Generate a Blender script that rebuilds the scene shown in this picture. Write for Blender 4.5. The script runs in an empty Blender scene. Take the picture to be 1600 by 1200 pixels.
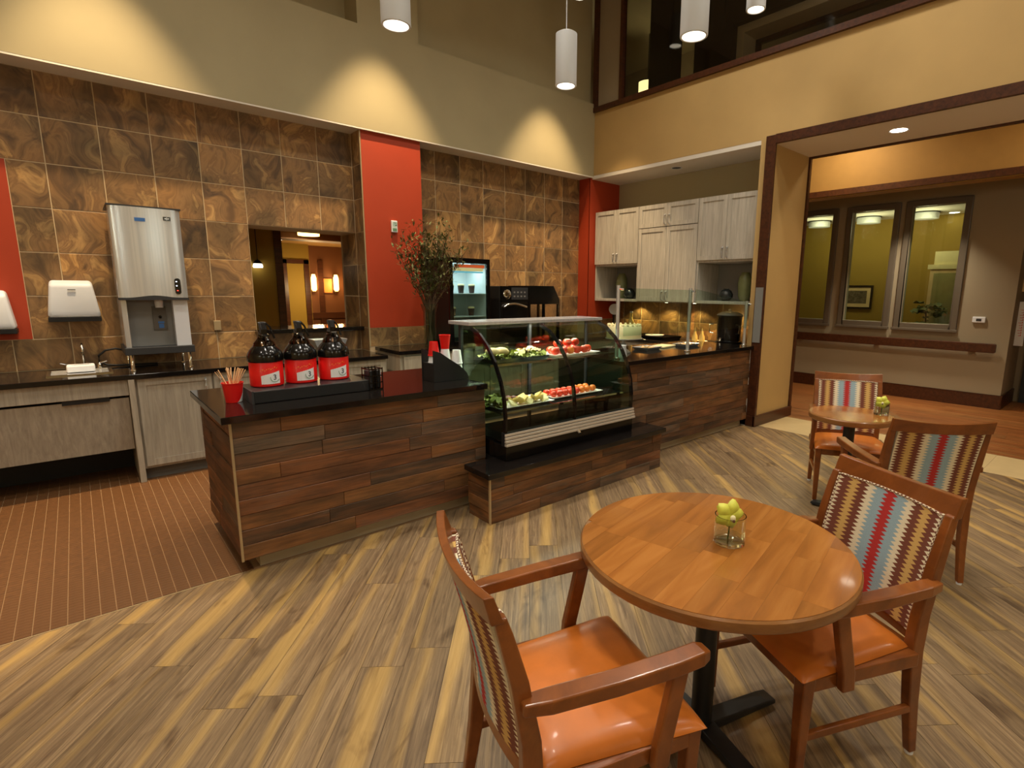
import bpy, math, random
from mathutils import Vector, Matrix
random.seed(7)
S = bpy.context.scene
COL = S.collection
PI = math.pi
R = math.radians

# ------------------------------------------------------------------ camera
cam_d = bpy.data.cameras.new('camera')
cam_d.sensor_width = 36.0
cam_d.lens = 829.18 / 1600 * 36
cam_d.shift_x = -(870 - 800) / 1600
cam_d.clip_start = 0.05
cam = bpy.data.objects.new('camera', cam_d)
COL.objects.link(cam)
_yaw, _pit, _rol = 0.73278, 0.173928, 0.0098185
_f = Vector((math.sin(_yaw) * math.cos(_pit), math.cos(_yaw) * math.cos(_pit), -math.sin(_pit)))
_r0 = Vector((math.cos(_yaw), -math.sin(_yaw), 0))
_u0 = _r0.cross(_f)
_r = _r0 * math.cos(_rol) + _u0 * math.sin(_rol)
_u = _u0 * math.cos(_rol) - _r0 * math.sin(_rol)
_m = Matrix((_r, _u, -_f)).transposed().to_4x4()
_m.translation = Vector((0, 0, 1.6))
cam.matrix_world = _m
S.camera = cam

# ------------------------------------------------------------------ world, exposure
W = bpy.data.worlds.new('world')
S.world = W
W.use_nodes = True
W.node_tree.nodes['Background'].inputs[0].default_value = (1.0, 0.86, 0.68, 1)
W.node_tree.nodes['Background'].inputs[1].default_value = 0.05
S.view_settings.view_transform = 'Standard'
S.view_settings.look = 'None'
S.view_settings.gamma = 1.0
S.view_settings.use_curve_mapping = False
S.view_settings.exposure = 0.0

# ------------------------------------------------------------------ lights
NEUTRAL = (1.0, 0.93, 0.79)
WARM = (1.0, 0.72, 0.40)
def light(kind, name, loc, power, color=NEUTRAL, **kw):
    d = bpy.data.lights.new(name, kind)
    d.energy = power
    d.color = color
    tgt = kw.pop('target', None)
    for k, v in kw.items():
        setattr(d, k, v)
    o = bpy.data.objects.new(name, d)
    COL.objects.link(o)
    o.location = loc
    if tgt is not None:
        o.rotation_euler = (Vector(tgt) - Vector(loc)).to_track_quat('-Z', 'Y').to_euler()
    return o
# wall-washing lamps of the cylinder pendants hung high in front of the back wall
for x in (-2.0, 0.33, 2.66, 5.02):
    light('SPOT', 'wall_washer', (x, 5.228, 5.14), 600, WARM, spot_size=R(61), spot_blend=0.55, shadow_soft_size=0.04)
# unseen downlights added to supply the tall room's general light (ceiling at 5.85 m)
for x, y in ((-1.6, 1.2), (0.9, 1.8), (3.4, 1.2), (0.9, -0.6), (3.4, -1.4), (-1.6, -1.4), (4.9, 1.6), (2.2, 3.6), (4.6, 3.6), (0.0, 3.9)):
    light('AREA', 'added_downlight', (x, y, 5.78), 25, NEUTRAL, shape='DISK', size=0.35, spread=R(130))
# globe lights added out of view behind the camera as front fill
for x, y in ((-1.6, -2.6), (1.8, -3.0), (4.3, -1.9), (-2.6, 0.6)):
    light('POINT', 'fill_globe_light', (x, y, 2.62), 37, NEUTRAL, shadow_soft_size=0.16)
# corridor behind the wide opening
light('AREA', 'header_downlight', (6.40, 1.97, 3.20), 4, WARM, shape='DISK', size=0.12, spread=R(120))
for y in (0.2, 3.0):
    light('AREA', 'corridor_downlight', (7.55, y, 3.85), 30, (1.0, 0.82, 0.56), shape='DISK', size=0.3)
light('AREA', 'corridor_downlight', (9.05, 2.4, 2.95), 20, (1.0, 0.88, 0.66), shape='DISK', size=0.2, spread=R(100))
# room behind the corridor windows
for y in (4.65, 3.75, 2.85):
    light('POINT', 'office_lamp', (11.2, y, 2.75), 11, (1.0, 0.82, 0.45), shadow_soft_size=0.15)
# room behind the pass-through
light('AREA', 'lounge_lamp', (2.9, 9.2, 2.42), 60, (1.0, 0.72, 0.34), shape='DISK', size=0.4)
light('POINT', 'lounge_lamp', (3.6, 11.2, 1.6), 26, (1.0, 0.70, 0.34), shadow_soft_size=0.1)
# gallery upstairs
light('POINT', 'gallery_light', (8.0, 6.3, 5.0), 16, (1.0, 0.85, 0.5), shadow_soft_size=0.12)
light('POINT', 'gallery_light', (6.5, 2.6, 4.9), 3, (1.0, 0.85, 0.6), shadow_soft_size=0.1)  # fill light added to lift the dim gallery, no fixture
# under-cabinet lamps
for y in (5.35, 4.78, 4.3, 3.75):
    light('SPOT', 'under_cabinet_lamp', (6.44, y, 1.44), 20, (1.0, 0.66, 0.25), spot_size=R(120), spot_blend=0.5, shadow_soft_size=0.015)
# strip lamp inside the food display case
light('AREA', 'case_light', (2.9, 3.5, 1.315), 20, (1.0, 0.92, 0.78), shape='RECTANGLE', size=1.2, size_y=0.04)
light('AREA', 'case_light', (2.9, 3.42, 1.03), 9, (1.0, 0.92, 0.78), shape='RECTANGLE', size=1.2, size_y=0.04)  # added under the upper shelf to brighten the lower platters
light('AREA', 'fridge_lamp', (3.48, 5.6, 1.86), 2.2, (0.85, 0.95, 1.0), shape='RECTANGLE', size=0.4, size_y=0.15)

# ------------------------------------------------------------------ material helpers
def lin(c):
    return tuple(((v / 255) / 12.92 if v / 255 <= 0.04045 else ((v / 255 + 0.055) / 1.055) ** 2.4) for v in c) + (1.0,)
MATS = {}
class NT:
    def __init__(self, name):
        self.m = bpy.data.materials.new(name)
        self.m.use_nodes = True
        self.t = self.m.node_tree
        self.b = self.t.nodes['Principled BSDF']
        MATS[name] = self.m
    def n(self, typ, **kw):
        nd = self.t.nodes.new(typ)
        for k, v in kw.items():
            if k.startswith('i_'):
                key = k[2:]
                key = int(key) if key.isdigit() else key
                self.put(nd, key, v)
            else:
                setattr(nd, k, v)
        return nd
    def put(self, nd, key, v):
        if isinstance(v, tuple) and len(v) == 2 and hasattr(v[0], 'outputs'):
            self.t.links.new(v[0].outputs[v[1]], nd.inputs[key])
        elif hasattr(v, 'outputs'):
            self.t.links.new(v.outputs[0], nd.inputs[key])
        else:
            nd.inputs[key].default_value = v
    def set(self, **kw):
        for k, v in kw.items():
            self.put(self.b, k.replace('_', ' '), v)
        return self
    def coords(self, scale=(1, 1, 1), random_offset=True, loc=(0, 0, 0)):
        tc = self.n('ShaderNodeTexCoord')
        mp = self.n('ShaderNodeMapping', i_Vector=(tc, 'Object'), i_Scale=scale, i_Location=loc)
        if not random_offset:
            return mp
        oi = self.n('ShaderNodeObjectInfo')
        mu = self.n('ShaderNodeMath', operation='MULTIPLY', i_0=(oi, 'Random'), i_1=57.0)
        cx = self.n('ShaderNodeCombineXYZ', i_X=mu, i_Y=mu, i_Z=mu)
        ad = self.n('ShaderNodeVectorMath', operation='ADD', i_0=mp, i_1=cx)
        return ad
    def ramp(self, fac, stops, interp='LINEAR'):
        rp = self.n('ShaderNodeValToRGB', i_Fac=fac)
        cr = rp.color_ramp
        cr.interpolation = interp
        while len(cr.elements) > 1:
            cr.elements.remove(cr.elements[-1])
        cr.elements[0].position = stops[0][0]
        cr.elements[0].color = stops[0][1]
        for p, c in stops[1:]:
            cr.elements.new(p).color = c
        return rp
    def bump(self, h, strength=0.2, dist=0.002):
        bp = self.n('ShaderNodeBump', i_Height=h, i_Strength=strength, i_Distance=dist)
        self.put(self.b, 'Normal', bp)
    def mix(self, fac, a, b, blend='MIX'):
        mx = self.n('ShaderNodeMix', data_type='RGBA', blend_type=blend)
        self.put(mx, 0, fac)
        self.put(mx, 6, a)
        self.put(mx, 7, b)
        return (mx, 2)

def plain(name, rgb, rough=0.5, metal=0.0, spec=None, noise=0.0, nscale=8.0, coat=0.0):
    m = NT(name)
    c = lin(rgb)
    if noise:
        nz = m.n('ShaderNodeTexNoise', i_Vector=m.coords(random_offset=False), i_Scale=nscale, i_Detail=4.0)
        d = tuple(v * (1 - noise) for v in c[:3]) + (1,)
        l = tuple(min(1, v * (1 + noise)) for v in c[:3]) + (1,)
        m.set(Base_Color=m.ramp((nz, 0), [(0.3, d), (0.7, l)]))
    else:
        m.set(Base_Color=c)
    m.set(Roughness=rough, Metallic=metal)
    if spec is not None:
        m.b.inputs['Specular IOR Level'].default_value = spec
    if coat:
        m.b.inputs['Coat Weight'].default_value = coat
        m.b.inputs['Coat Roughness'].default_value = 0.08
    return m.m
def emis(name, rgb, strength):
    m = NT(name)
    m.set(Base_Color=lin(rgb))
    m.b.inputs['Emission Color'].default_value = lin(rgb)
    m.b.inputs['Emission Strength'].default_value = strength
    return m.m
def glass(name, tint=(235, 245, 240), rough=0.0, alpha=0.12):
    # thin architectural glass: mostly clear with a Fresnel reflection
    m = NT(name)
    t = m.t
    tr = m.n('ShaderNodeBsdfTransparent', i_Color=lin(tint))
    gl = m.n('ShaderNodeBsdfGlossy', i_Roughness=0.02)
    lw = m.n('ShaderNodeLayerWeight', i_Blend=0.5)
    p5 = m.n('ShaderNodeMath', operation='POWER', i_0=(lw, 'Facing'), i_1=5.0)
    fr = m.n('ShaderNodeMath', operation='MULTIPLY_ADD', i_0=p5, i_1=0.90, i_2=0.045)
    mx = m.n('ShaderNodeMixShader', i_0=fr, i_1=tr, i_2=gl)
    t.links.new(mx.outputs[0], t.nodes['Material Output'].inputs['Surface'])
    return m.m
def solid_glass(name, tint=(240, 248, 240)):
    m = NT(name)
    m.set(Base_Color=lin(tint), Roughness=0.0, IOR=1.45)
    m.b.inputs['Transmission Weight'].default_value = 1.0
    return m.m

def wood(name, stops, scale=(3, 40, 40), rough=0.4, bump=0.15, coat=0.0, rnd=0.0, axis=None):
    m = NT(name)
    v = m.coords(scale)
    a = m.n('ShaderNodeTexNoise', i_Vector=v, i_Scale=1.0, i_Detail=6.0, i_Roughness=0.65, i_Distortion=0.6)
    col = m.ramp((a, 0), stops)
    out = col
    if rnd:
        oi = m.n('ShaderNodeObjectInfo')
        mr = m.n('ShaderNodeMapRange', i_0=(oi, 'Random'), i_3=1 - rnd, i_4=1 + rnd)
        hs = m.n('ShaderNodeHueSaturation', i_Color=col, i_Value=(mr, 0))
        out = hs
    m.set(Base_Color=out, Roughness=rough)
    m.bump((a, 0), bump, 0.001)
    if coat:
        m.b.inputs['Coat Weight'].default_value = coat
        m.b.inputs['Coat Roughness'].default_value = 0.12
    return m.m

# vinyl plank floor: grey brown boards with tan sapwood streaks
def floor_wood(name, dark, mid, light_, streak=1.0, rough=0.42):
    m = NT(name)
    v = m.coords((1, 1, 1))
    warp = m.n('ShaderNodeTexNoise', i_Vector=m.coords((1.1, 4.0, 1)), i_Scale=1.0, i_Detail=2.0)
    sep = m.n('ShaderNodeSeparateXYZ', i_Vector=v)
    wy = m.n('ShaderNodeMath', operation='MULTIPLY_ADD', i_0=(warp, 0), i_1=0.16, i_2=(sep, 'Y'))
    sv = m.n('ShaderNodeCombineXYZ', i_X=0.0, i_Y=(wy, 0), i_Z=0.0)
    big = m.n('ShaderNodeTexNoise', i_Vector=sv, i_Scale=9.0, i_Detail=1.0)
    msk = m.ramp((big, 0), [(0.50, (0, 0, 0, 1)), (0.66, (streak, streak, streak, 1))])
    g = m.n('ShaderNodeTexNoise', i_Vector=m.coords((3.0, 70, 70)), i_Scale=1.0, i_Detail=8.0, i_Roughness=0.7, i_Distortion=0.8)
    base = m.ramp((g, 0), [(0.28, lin(dark)), (0.52, lin(mid)), (0.75, lin(light_))])
    sap = m.ramp((g, 0), [(0.3, lin((160, 127, 73))), (0.7, lin((190, 156, 97)))])
    c = m.mix(msk, base, sap)
    kn = m.n('ShaderNodeTexNoise', i_Vector=m.coords((2.2, 7, 7)), i_Scale=1.0, i_Detail=3.0, i_Distortion=1.5)
    km = m.ramp((kn, 0), [(0.30, (0.50, 0.44, 0.40, 1)), (0.42, (1, 1, 1, 1))])
    c = m.mix(0.8, c, km, 'MULTIPLY')
    oi = m.n('ShaderNodeObjectInfo')
    mr = m.n('ShaderNodeMapRange', i_0=(oi, 'Random'), i_3=0.82, i_4=1.15)
    hs = m.n('ShaderNodeHueSaturation', i_Color=c, i_Value=(mr, 0))
    m.set(Base_Color=hs, Roughness=rough)
    m.bump((g, 0), 0.12, 0.001)
    return m.m
floor_wood('vinyl_plank', (82, 62, 46), (130, 107, 79), (168, 142, 106))
floor_wood('corridor_plank', (110, 62, 30), (146, 88, 44), (172, 112, 62), 0.25, 0.35)

# reclaimed timber cladding: brown, rust and grey boards
def reclaimed():
    m = NT('reclaimed_wood')
    g = m.n('ShaderNodeTexNoise', i_Vector=m.coords((2.5, 45, 45)), i_Scale=1.0, i_Detail=9.0, i_Roughness=0.72, i_Distortion=1.0)
    blotch = m.n('ShaderNodeTexNoise', i_Vector=m.coords((3.5, 9, 9)), i_Scale=1.0, i_Detail=4.0)
    oi = m.n('ShaderNodeObjectInfo')
    tone = m.ramp((oi, 'Random'), [(0.0, lin((112, 78, 48))), (0.16, lin((142, 96, 54))), (0.30, lin((100, 82, 66))), (0.44, lin((130, 82, 52))),
                                   (0.58, lin((90, 70, 54))), (0.70, lin((128, 116, 100))), (0.82, lin((150, 106, 62))), (0.93, lin((100, 92, 82)))], 'CONSTANT')
    lum = m.ramp((g, 0), [(0.25, (0.30, 0.27, 0.25, 1)), (0.5, (0.85, 0.85, 0.85, 1)), (0.8, (1.25, 1.2, 1.15, 1))])
    big = m.n('ShaderNodeTexNoise', i_Vector=m.coords((2.0, 14, 14)), i_Scale=1.0, i_Detail=3.0, i_Distortion=0.8)
    alt = m.ramp((big, 0), [(0.30, lin((70, 52, 38))), (0.45, lin((104, 74, 48))), (0.58, lin((138, 88, 48))), (0.72, lin((112, 96, 80)))])
    c = m.mix(0.5, tone, alt)
    c = m.mix(1.0, c, lum, 'MULTIPLY')
    bl = m.ramp((blotch, 0), [(0.35, (0.5, 0.48, 0.46, 1)), (0.6, (1.05, 1.0, 0.96, 1))])
    c = m.mix(0.7, c, bl, 'MULTIPLY')
    m.set(Base_Color=c, Roughness=0.6)
    m.bump((g, 0), 0.35, 0.003)
reclaimed()

# marbled slate-look wall tile
def slate():
    m = NT('slate_tile')
    v = m.coords((1, 1, 1))
    w1 = m.n('ShaderNodeTexNoise', i_Vector=v, i_Scale=2.0, i_Detail=2.0)
    vadd = m.n('ShaderNodeVectorMath', operation='MULTIPLY_ADD', i_0=(w1, 1), i_1=(0.75, 0.75, 0.75), i_2=m.coords((1.5, 1.0, 0.65)))
    band = m.n('ShaderNodeTexNoise', i_Vector=vadd, i_Scale=3.6, i_Detail=6.0, i_Roughness=0.58, i_Distortion=1.0)
    base = m.ramp((band, 0), [(0.24, lin((60, 48, 40))), (0.38, lin((96, 74, 52))), (0.48, lin((126, 98, 66))), (0.54, lin((108, 82, 56))), (0.63, lin((156, 126, 84))), (0.70, lin((130, 100, 66))), (0.80, lin((104, 82, 60)))])
    big = m.n('ShaderNodeTexNoise', i_Vector=v, i_Scale=2.6, i_Detail=2.0)
    tone = m.ramp((big, 0), [(0.36, (0.50, 0.53, 0.56, 1)), (0.50, (1.0, 0.97, 0.92, 1)), (0.68, (1.16, 1.05, 0.86, 1))])
    c = m.mix(0.85, base, tone, 'MULTIPLY')
    oi = m.n('ShaderNodeObjectInfo')
    mr = m.n('ShaderNodeMapRange', i_0=(oi, 'Random'), i_3=1.05, i_4=1.8)
    hs = m.n('ShaderNodeHueSaturation', i_Color=c, i_Value=(mr, 0), i_Saturation=1.0)
    m.set(Base_Color=hs, Roughness=0.38)
    m.bump((band, 0), 0.25, 0.002)
slate()

plain('grout', (198, 176, 142), 0.9)
plain('floor_grout', (150, 118, 84), 0.9)
plain('mosaic', (103, 69, 40), 0.45, noise=0.16, nscale=30)
plain('beige_paint', (190, 158, 102), 0.75, noise=0.05, nscale=2)
plain('fascia_paint', (168, 157, 124), 0.75, noise=0.04, nscale=2)
plain('taupe_paint', (152, 138, 114), 0.8)
plain('olive_grey_paint', (178, 170, 138), 0.8)
plain('soffit_paint', (226, 220, 210), 0.8)
plain('ceiling_paint', (205, 196, 180), 0.9)
plain('red_paint', (167, 55, 20), 0.6, noise=0.04, nscale=3)
plain('orange_paint', (154, 116, 56), 0.75, noise=0.04)
plain('olive_paint', (158, 128, 44), 0.75)
plain('brown_panel', (110, 66, 34), 0.5)
wood('dark_trim', [(0.3, lin((52, 26, 14))), (0.7, lin((86, 46, 24)))], (2, 30, 30), 0.35, 0.08)
wood('laminate', [(0.3, lin((146, 138, 124))), (0.7, lin((180, 171, 155)))], (40, 40, 2.5), 0.45, 0.03)
wood('pale_laminate', [(0.3, lin((166, 160, 148))), (0.7, lin((204, 198, 186)))], (40, 40, 2.5), 0.45, 0.03)
wood('chair_wood', [(0.3, lin((102, 53, 19))), (0.7, lin((146, 82, 33)))], (6, 6, 6), 0.28, 0.04, coat=0.35)
plain('leather', (204, 114, 40), 0.36, noise=0.08, nscale=14, coat=0.1)
plain('black_granite', (22, 19, 18), 0.09, noise=0.5, nscale=90)
plain('black_gloss', (14, 13, 13), 0.16)
plain('black_matte', (20, 20, 21), 0.55)
plain('black_steel', (26, 29, 33), 0.42)
plain('charcoal', (48, 50, 54), 0.45)
plain('niche_grey', (138, 138, 136), 0.6)
plain('toe_kick', (96, 92, 86), 0.7)
plain('toe_strip', (176, 160, 132), 0.6)
plain('chrome', (225, 225, 225), 0.12, 1.0)
def brushed():
    m = NT('stainless')
    g = m.n('ShaderNodeTexNoise', i_Vector=m.coords((70, 70, 1.2), False), i_Scale=1.0, i_Detail=4.0)
    m.set(Base_Color=m.ramp((g, 0), [(0.3, lin((206, 212, 220))), (0.7, lin((230, 234, 238)))]), Metallic=0.6, Roughness=0.25)
brushed()
plain('satin_metal', (206, 196, 182), 0.38, 0.35)
plain('satin_steel', (214, 216, 218), 0.3, 0.7)
plain('grey_plastic', (128, 128, 126), 0.5)
plain('white_plastic', (224, 228, 236), 0.35)
plain('white_enamel', (224, 230, 240), 0.4)
plain('white_paper', (238, 241, 246), 0.7)
plain('red_plastic', (222, 26, 24), 0.32)
plain('orange_print', (246, 140, 60), 0.5)
plain('blue_print', (60, 110, 180), 0.5)
plain('dark_print', (60, 66, 84), 0.5)
plain('green_print', (110, 150, 120), 0.5)
plain('stick_wood', (226, 184, 138), 0.7)
plain('ceramic_green', (126, 134, 92), 0.25, noise=0.12)
plain('ceramic_dark', (34, 40, 42), 0.2)
plain('cream', (238, 226, 176), 0.6, noise=0.04)
plain('plate_white', (238, 236, 232), 0.25)
plain('tomato', (216, 56, 24), 0.3, noise=0.15, nscale=20)
plain('orange_fruit', (226, 120, 40), 0.4, noise=0.12, nscale=20)
plain('stem_green', (70, 96, 36), 0.6)
plain('lettuce', (166, 172, 84), 0.6, noise=0.35, nscale=20)
plain('bread', (226, 196, 146), 0.8, noise=0.08)
plain('cheese', (240, 208, 122), 0.5, noise=0.08)
plain('dark_fruit', (92, 34, 26), 0.5, noise=0.3)
plain('petal', (218, 220, 84), 0.5, noise=0.12, nscale=40)
plain('twig', (92, 72, 52), 0.8)
plain('leaf', (96, 104, 58), 0.7, noise=0.25, nscale=10)
plain('bronze_trim', (196, 176, 140), 0.35, 0.6)
plain('lamp_white', (216, 222, 230), 0.45)
plain('window_frame', (98, 88, 76), 0.35)
plain('beige_stone', (196, 172, 126), 0.45, noise=0.05, nscale=6)
plain('art_print', (96, 84, 66), 0.6, noise=0.7, nscale=24)
plain('gallery_dark', (36, 28, 22), 0.7)
plain('fridge_white', (214, 224, 226), 0.4)
plain('dark_cup', (66, 46, 40), 0.4)
emis('lamp_lens', (255, 244, 220), 4)
emis('downlight_lens', (255, 240, 214), 14)
emis('drum_glow', (255, 238, 180), 3.0)
emis('sconce_glow', (255, 200, 110), 6)
emis('fridge_light', (225, 240, 250), 1.0)
emis('led_white', (235, 240, 255), 2.0)
emis('led_red', (255, 70, 50), 2.0)
emis('sign_orange', (236, 96, 48), 0.6)
emis('sign_yellow', (238, 206, 150), 0.6)
emis('sign_cyan', (120, 196, 226), 0.6)
glass('clear_glass')
glass('green_glass', (206, 220, 208))
glass('dark_glass', (216, 212, 200))
solid_glass('vase_glass')
solid_glass('smoked_plastic', (120, 100, 84))

# striped zigzag chair fabric, in chair coordinates (x across, z up)
def fabric():
    m = NT('zigzag_fabric')
    tc = m.n('ShaderNodeTexCoord')
    sp = m.n('ShaderNodeSeparateXYZ', i_Vector=(tc, 'Object'))
    pp = m.n('ShaderNodeMath', operation='PINGPONG', i_0=(sp, 'Z'), i_1=0.008)
    am = m.n('ShaderNodeMath', operation='MULTIPLY', i_0=pp, i_1=2.6)
    xx = m.n('ShaderNodeMath', operation='ADD', i_0=(sp, 'X'), i_1=am)
    fr = m.n('ShaderNodeMapRange', i_0=(xx, 0), i_1=-0.212, i_2=0.230)
    br, go, cr, bl, re = lin((118, 64, 46)), lin((208, 168, 98)), lin((232, 220, 190)), lin((152, 178, 190)), lin((184, 46, 44))
    seq = [(0, cr), (0.045, br), (0.125, go), (0.20, br), (0.285, cr), (0.355, bl), (0.455, re), (0.55, bl), (0.65, cr), (0.72, br), (0.80, go), (0.875, br), (0.955, cr)]
    c = m.ramp((fr, 0), seq, 'CONSTANT')
    wv = m.n('ShaderNodeTexNoise', i_Vector=m.coords((1, 1, 1), False), i_Scale=420.0, i_Detail=1.0)
    c2 = m.mix(0.25, c, m.ramp((wv, 0), [(0.35, (0.55, 0.55, 0.55, 1)), (0.65, (1.1, 1.1, 1.1, 1))]), 'MULTIPLY')
    m.set(Base_Color=c2, Roughness=0.85)
    m.bump((wv, 0), 0.3, 0.001)
fabric()
def nailhead():
    m = NT('dotted_piping')
    tc = m.n('ShaderNodeTexCoord')
    wv = m.n('ShaderNodeTexChecker', i_Vector=(tc, 'Object'), i_Scale=130.0)
    wv.inputs['Color1'].default_value = lin((236, 224, 196))
    wv.inputs['Color2'].default_value = lin((110, 60, 40))
    m.set(Base_Color=wv, Roughness=0.7)
nailhead()
def stave_mat():
    m = NT('table_stave')
    g = m.n('ShaderNodeTexNoise', i_Vector=m.coords((2.2, 16, 16)), i_Scale=1.0, i_Detail=5.0, i_Distortion=0.5)
    base = m.ramp((g, 0), [(0.25, lin((134, 80, 31))), (0.5, lin((158, 98, 40))), (0.75, lin((178, 117, 55)))])
    oi = m.n('ShaderNodeObjectInfo')
    mr = m.n('ShaderNodeMapRange', i_0=(oi, 'Random'), i_3=0.82, i_4=1.14)
    hs = m.n('ShaderNodeHueSaturation', i_Color=base, i_Value=(mr, 0))
    m.set(Base_Color=hs, Roughness=0.22)
    m.b.inputs['Coat Weight'].default_value = 0.4
    m.b.inputs['Coat Roughness'].default_value = 0.06
stave_mat()
wood('table_edge', [(0.3, lin((126, 82, 42))), (0.7, lin((158, 109, 60)))], (8, 8, 37), 0.3, 0.03, coat=0.2)

# ------------------------------------------------------------------ mesh helpers
class MB:
    def __init__(self):
        self.v, self.f = [], []
    def add(self, vs, fs):
        o = len(self.v)
        self.v += [tuple(p) for p in vs]
        self.f += [tuple(i + o for i in f) for f in fs]
        return self
    def box(self, x0, x1, y0, y1, z0, z1):
        vs = [(x, y, z) for z in (z0, z1) for y in (y0, y1) for x in (x0, x1)]
        return self.add(vs, [(0, 2, 3, 1), (4, 5, 7, 6), (0, 1, 5, 4), (2, 6, 7, 3), (0, 4, 6, 2), (1, 3, 7, 5)])
    def prism(self, pts, z0, z1, axis='z'):
        n = len(pts)
        def P(a, b, c):
            return {'z': (a, b, c), 'y': (a, c, b), 'x': (c, a, b)}[axis]
        vs = [P(a, b, z0) for a, b in pts] + [P(a, b, z1) for a, b in pts]
        fs = [tuple(range(n))[::-1], tuple(range(n, 2 * n))] + [(i, (i + 1) % n, n + (i + 1) % n, n + i) for i in range(n)]
        return self.add(vs, fs)
    def lathe(self, prof, seg=24, c=(0, 0, 0), close=True):
        n = len(prof)
        vs, fs = [], []
        for s in range(seg):
            a = 2 * PI * s / seg
            for r, z in prof:
                vs.append((c[0] + r * math.cos(a), c[1] + r * math.sin(a), c[2] + z))
        for s in range(seg):
            t = (s + 1) % seg
            for i in range(n - 1):
                fs.append((s * n + i, t * n + i, t * n + i + 1, s * n + i + 1))
        if close:
            if prof[0][0] > 1e-6:
                fs.append(tuple(s * n for s in range(seg))[::-1])
            if prof[-1][0] > 1e-6:
                fs.append(tuple(s * n + n - 1 for s in range(seg)))
        return self.add(vs, fs)
    def cyl(self, c, r, h, seg=20, r2=None):
        return self.lathe([(r, 0), (r if r2 is None else r2, h)], seg, c)
    def tube(self, pts, r, seg=8, r2=None):
        pts = [Vector(p) for p in pts]
        n = len(pts)
        vs, fs = [], []
        up = Vector((0, 0, 1))
        for i, p in enumerate(pts):
            d = (pts[min(i + 1, n - 1)] - pts[max(i - 1, 0)]).normalized()
            a = d.cross(up)
            if a.length < 1e-3:
                a = d.cross(Vector((0, 1, 0)))
            a.normalize()
            b = d.cross(a).normalized()
            rr = r if r2 is None else r + (r2 - r) * i / (n - 1)
            for s in range(seg):
                t = 2 * PI * s / seg
                vs.append(p + a * (rr * math.cos(t)) + b * (rr * math.sin(t)))
        for i in range(n - 1):
            for s in range(seg):
                t = (s + 1) % seg
                fs.append((i * seg + s, i * seg + t, (i + 1) * seg + t, (i + 1) * seg + s))
        fs.append(tuple(range(seg))[::-1])
        fs.append(tuple((n - 1) * seg + s for s in range(seg)))
        return self.add(vs, fs)
    def loft(self, rings):
        n = len(rings[0])
        vs = [p for rg in rings for p in rg]
        fs = [(i * n + s, i * n + (s + 1) % n, (i + 1) * n + (s + 1) % n, (i + 1) * n + s) for i in range(len(rings) - 1) for s in range(n)]
        fs.append(tuple(range(n))[::-1])
        fs.append(tuple((len(rings) - 1) * n + s for s in range(n)))
        return self.add(vs, fs)
    def sphere(self, c, r, seg=14, rings=8, sc=(1, 1, 1)):
        prof = [(r * math.sin(PI * i / rings), -r * math.cos(PI * i / rings)) for i in range(rings + 1)]
        t = MB().lathe(prof, seg)
        return self.add([(c[0] + x * sc[0], c[1] + y * sc[1], c[2] + z * sc[2]) for x, y, z in t.v], t.f)
    def xf(self, M):
        self.v = [tuple(M @ Vector(p)) for p in self.v]
        return self
    def mesh(self, name, mat, smooth=None):
        me = bpy.data.meshes.new(name)
        me.from_pydata(self.v, [], self.f)
        me.validate()
        me.update()
        import bmesh
        bm = bmesh.new()
        bm.from_mesh(me)
        bmesh.ops.remove_doubles(bm, verts=bm.verts, dist=1e-6)
        bmesh.ops.recalc_face_normals(bm, faces=bm.faces)
        bm.to_mesh(me)
        bm.free()
        me.materials.append(MATS[mat] if isinstance(mat, str) else mat)
        if smooth is not None:
            me.polygons.foreach_set('use_smooth', [True] * len(me.polygons))
            me.set_sharp_from_angle(angle=R(smooth))
        return me
    def build(self, name, mat, parent=None, smooth=None, bevel=0.0, seg=2, loc=None, rz=None):
        o = bpy.data.objects.new(name, self.mesh(name, mat, smooth))
        COL.objects.link(o)
        if parent is not None:
            o.parent = parent
        if loc is not None:
            o.location = loc
        if rz is not None:
            o.rotation_euler = (0, 0, rz)
        if bevel:
            b = o.modifiers.new('bevel', 'BEVEL')
            b.width = bevel
            b.segments = seg
            b.limit_method = 'ANGLE'
            b.angle_limit = R(40)
        return o
def B(*a):
    return MB().box(*a)
def inst(o, parent, loc=None, rz=None, name=None):
    c = o.copy()
    COL.objects.link(c)
    c.parent = parent
    if loc is not None:
        c.location = loc
    if rz is not None:
        c.rotation_euler = (0, 0, rz)
    return c
def tag(o, label, cat, group=None):
    o['label'] = label
    o['category'] = cat
    if group:
        o['group'] = group
    return o
def thing(name, label, cat, loc=(0, 0, 0), rz=0.0, group=None):
    o = bpy.data.objects.new(name, None)
    o.empty_display_size = 0.1
    COL.objects.link(o)
    o.location = loc
    o.rotation_euler = (0, 0, rz)
    return tag(o, label, cat, group)
def struct(o, label=None):
    o['kind'] = 'structure'
    if label:
        o['label'] = label
    return o
def stuff(o):
    o['kind'] = 'stuff'
    return o
def copy_tree(o, parent=None):
    c = o.copy()
    COL.objects.link(c)
    c.parent = parent
    for ch in list(o.children):
        copy_tree(ch, c)
    return c
def clip(poly, a, b, c):
    out = []
    n = len(poly)
    for i in range(n):
        p, q = poly[i], poly[(i + 1) % n]
        dp, dq = a * p[0] + b * p[1] - c, a * q[0] + b * q[1] - c
        if dp <= 0:
            out.append(p)
        if (dp < 0 < dq) or (dq < 0 < dp):
            t = dp / (dp - dq)
            out.append((p[0] + (q[0] - p[0]) * t, p[1] + (q[1] - p[1]) * t))
    return out
def area(poly):
    return abs(sum(poly[i][0] * poly[(i + 1) % len(poly)][1] - poly[(i + 1) % len(poly)][0] * poly[i][1] for i in range(len(poly)))) / 2 if len(poly) > 2 else 0
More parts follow.
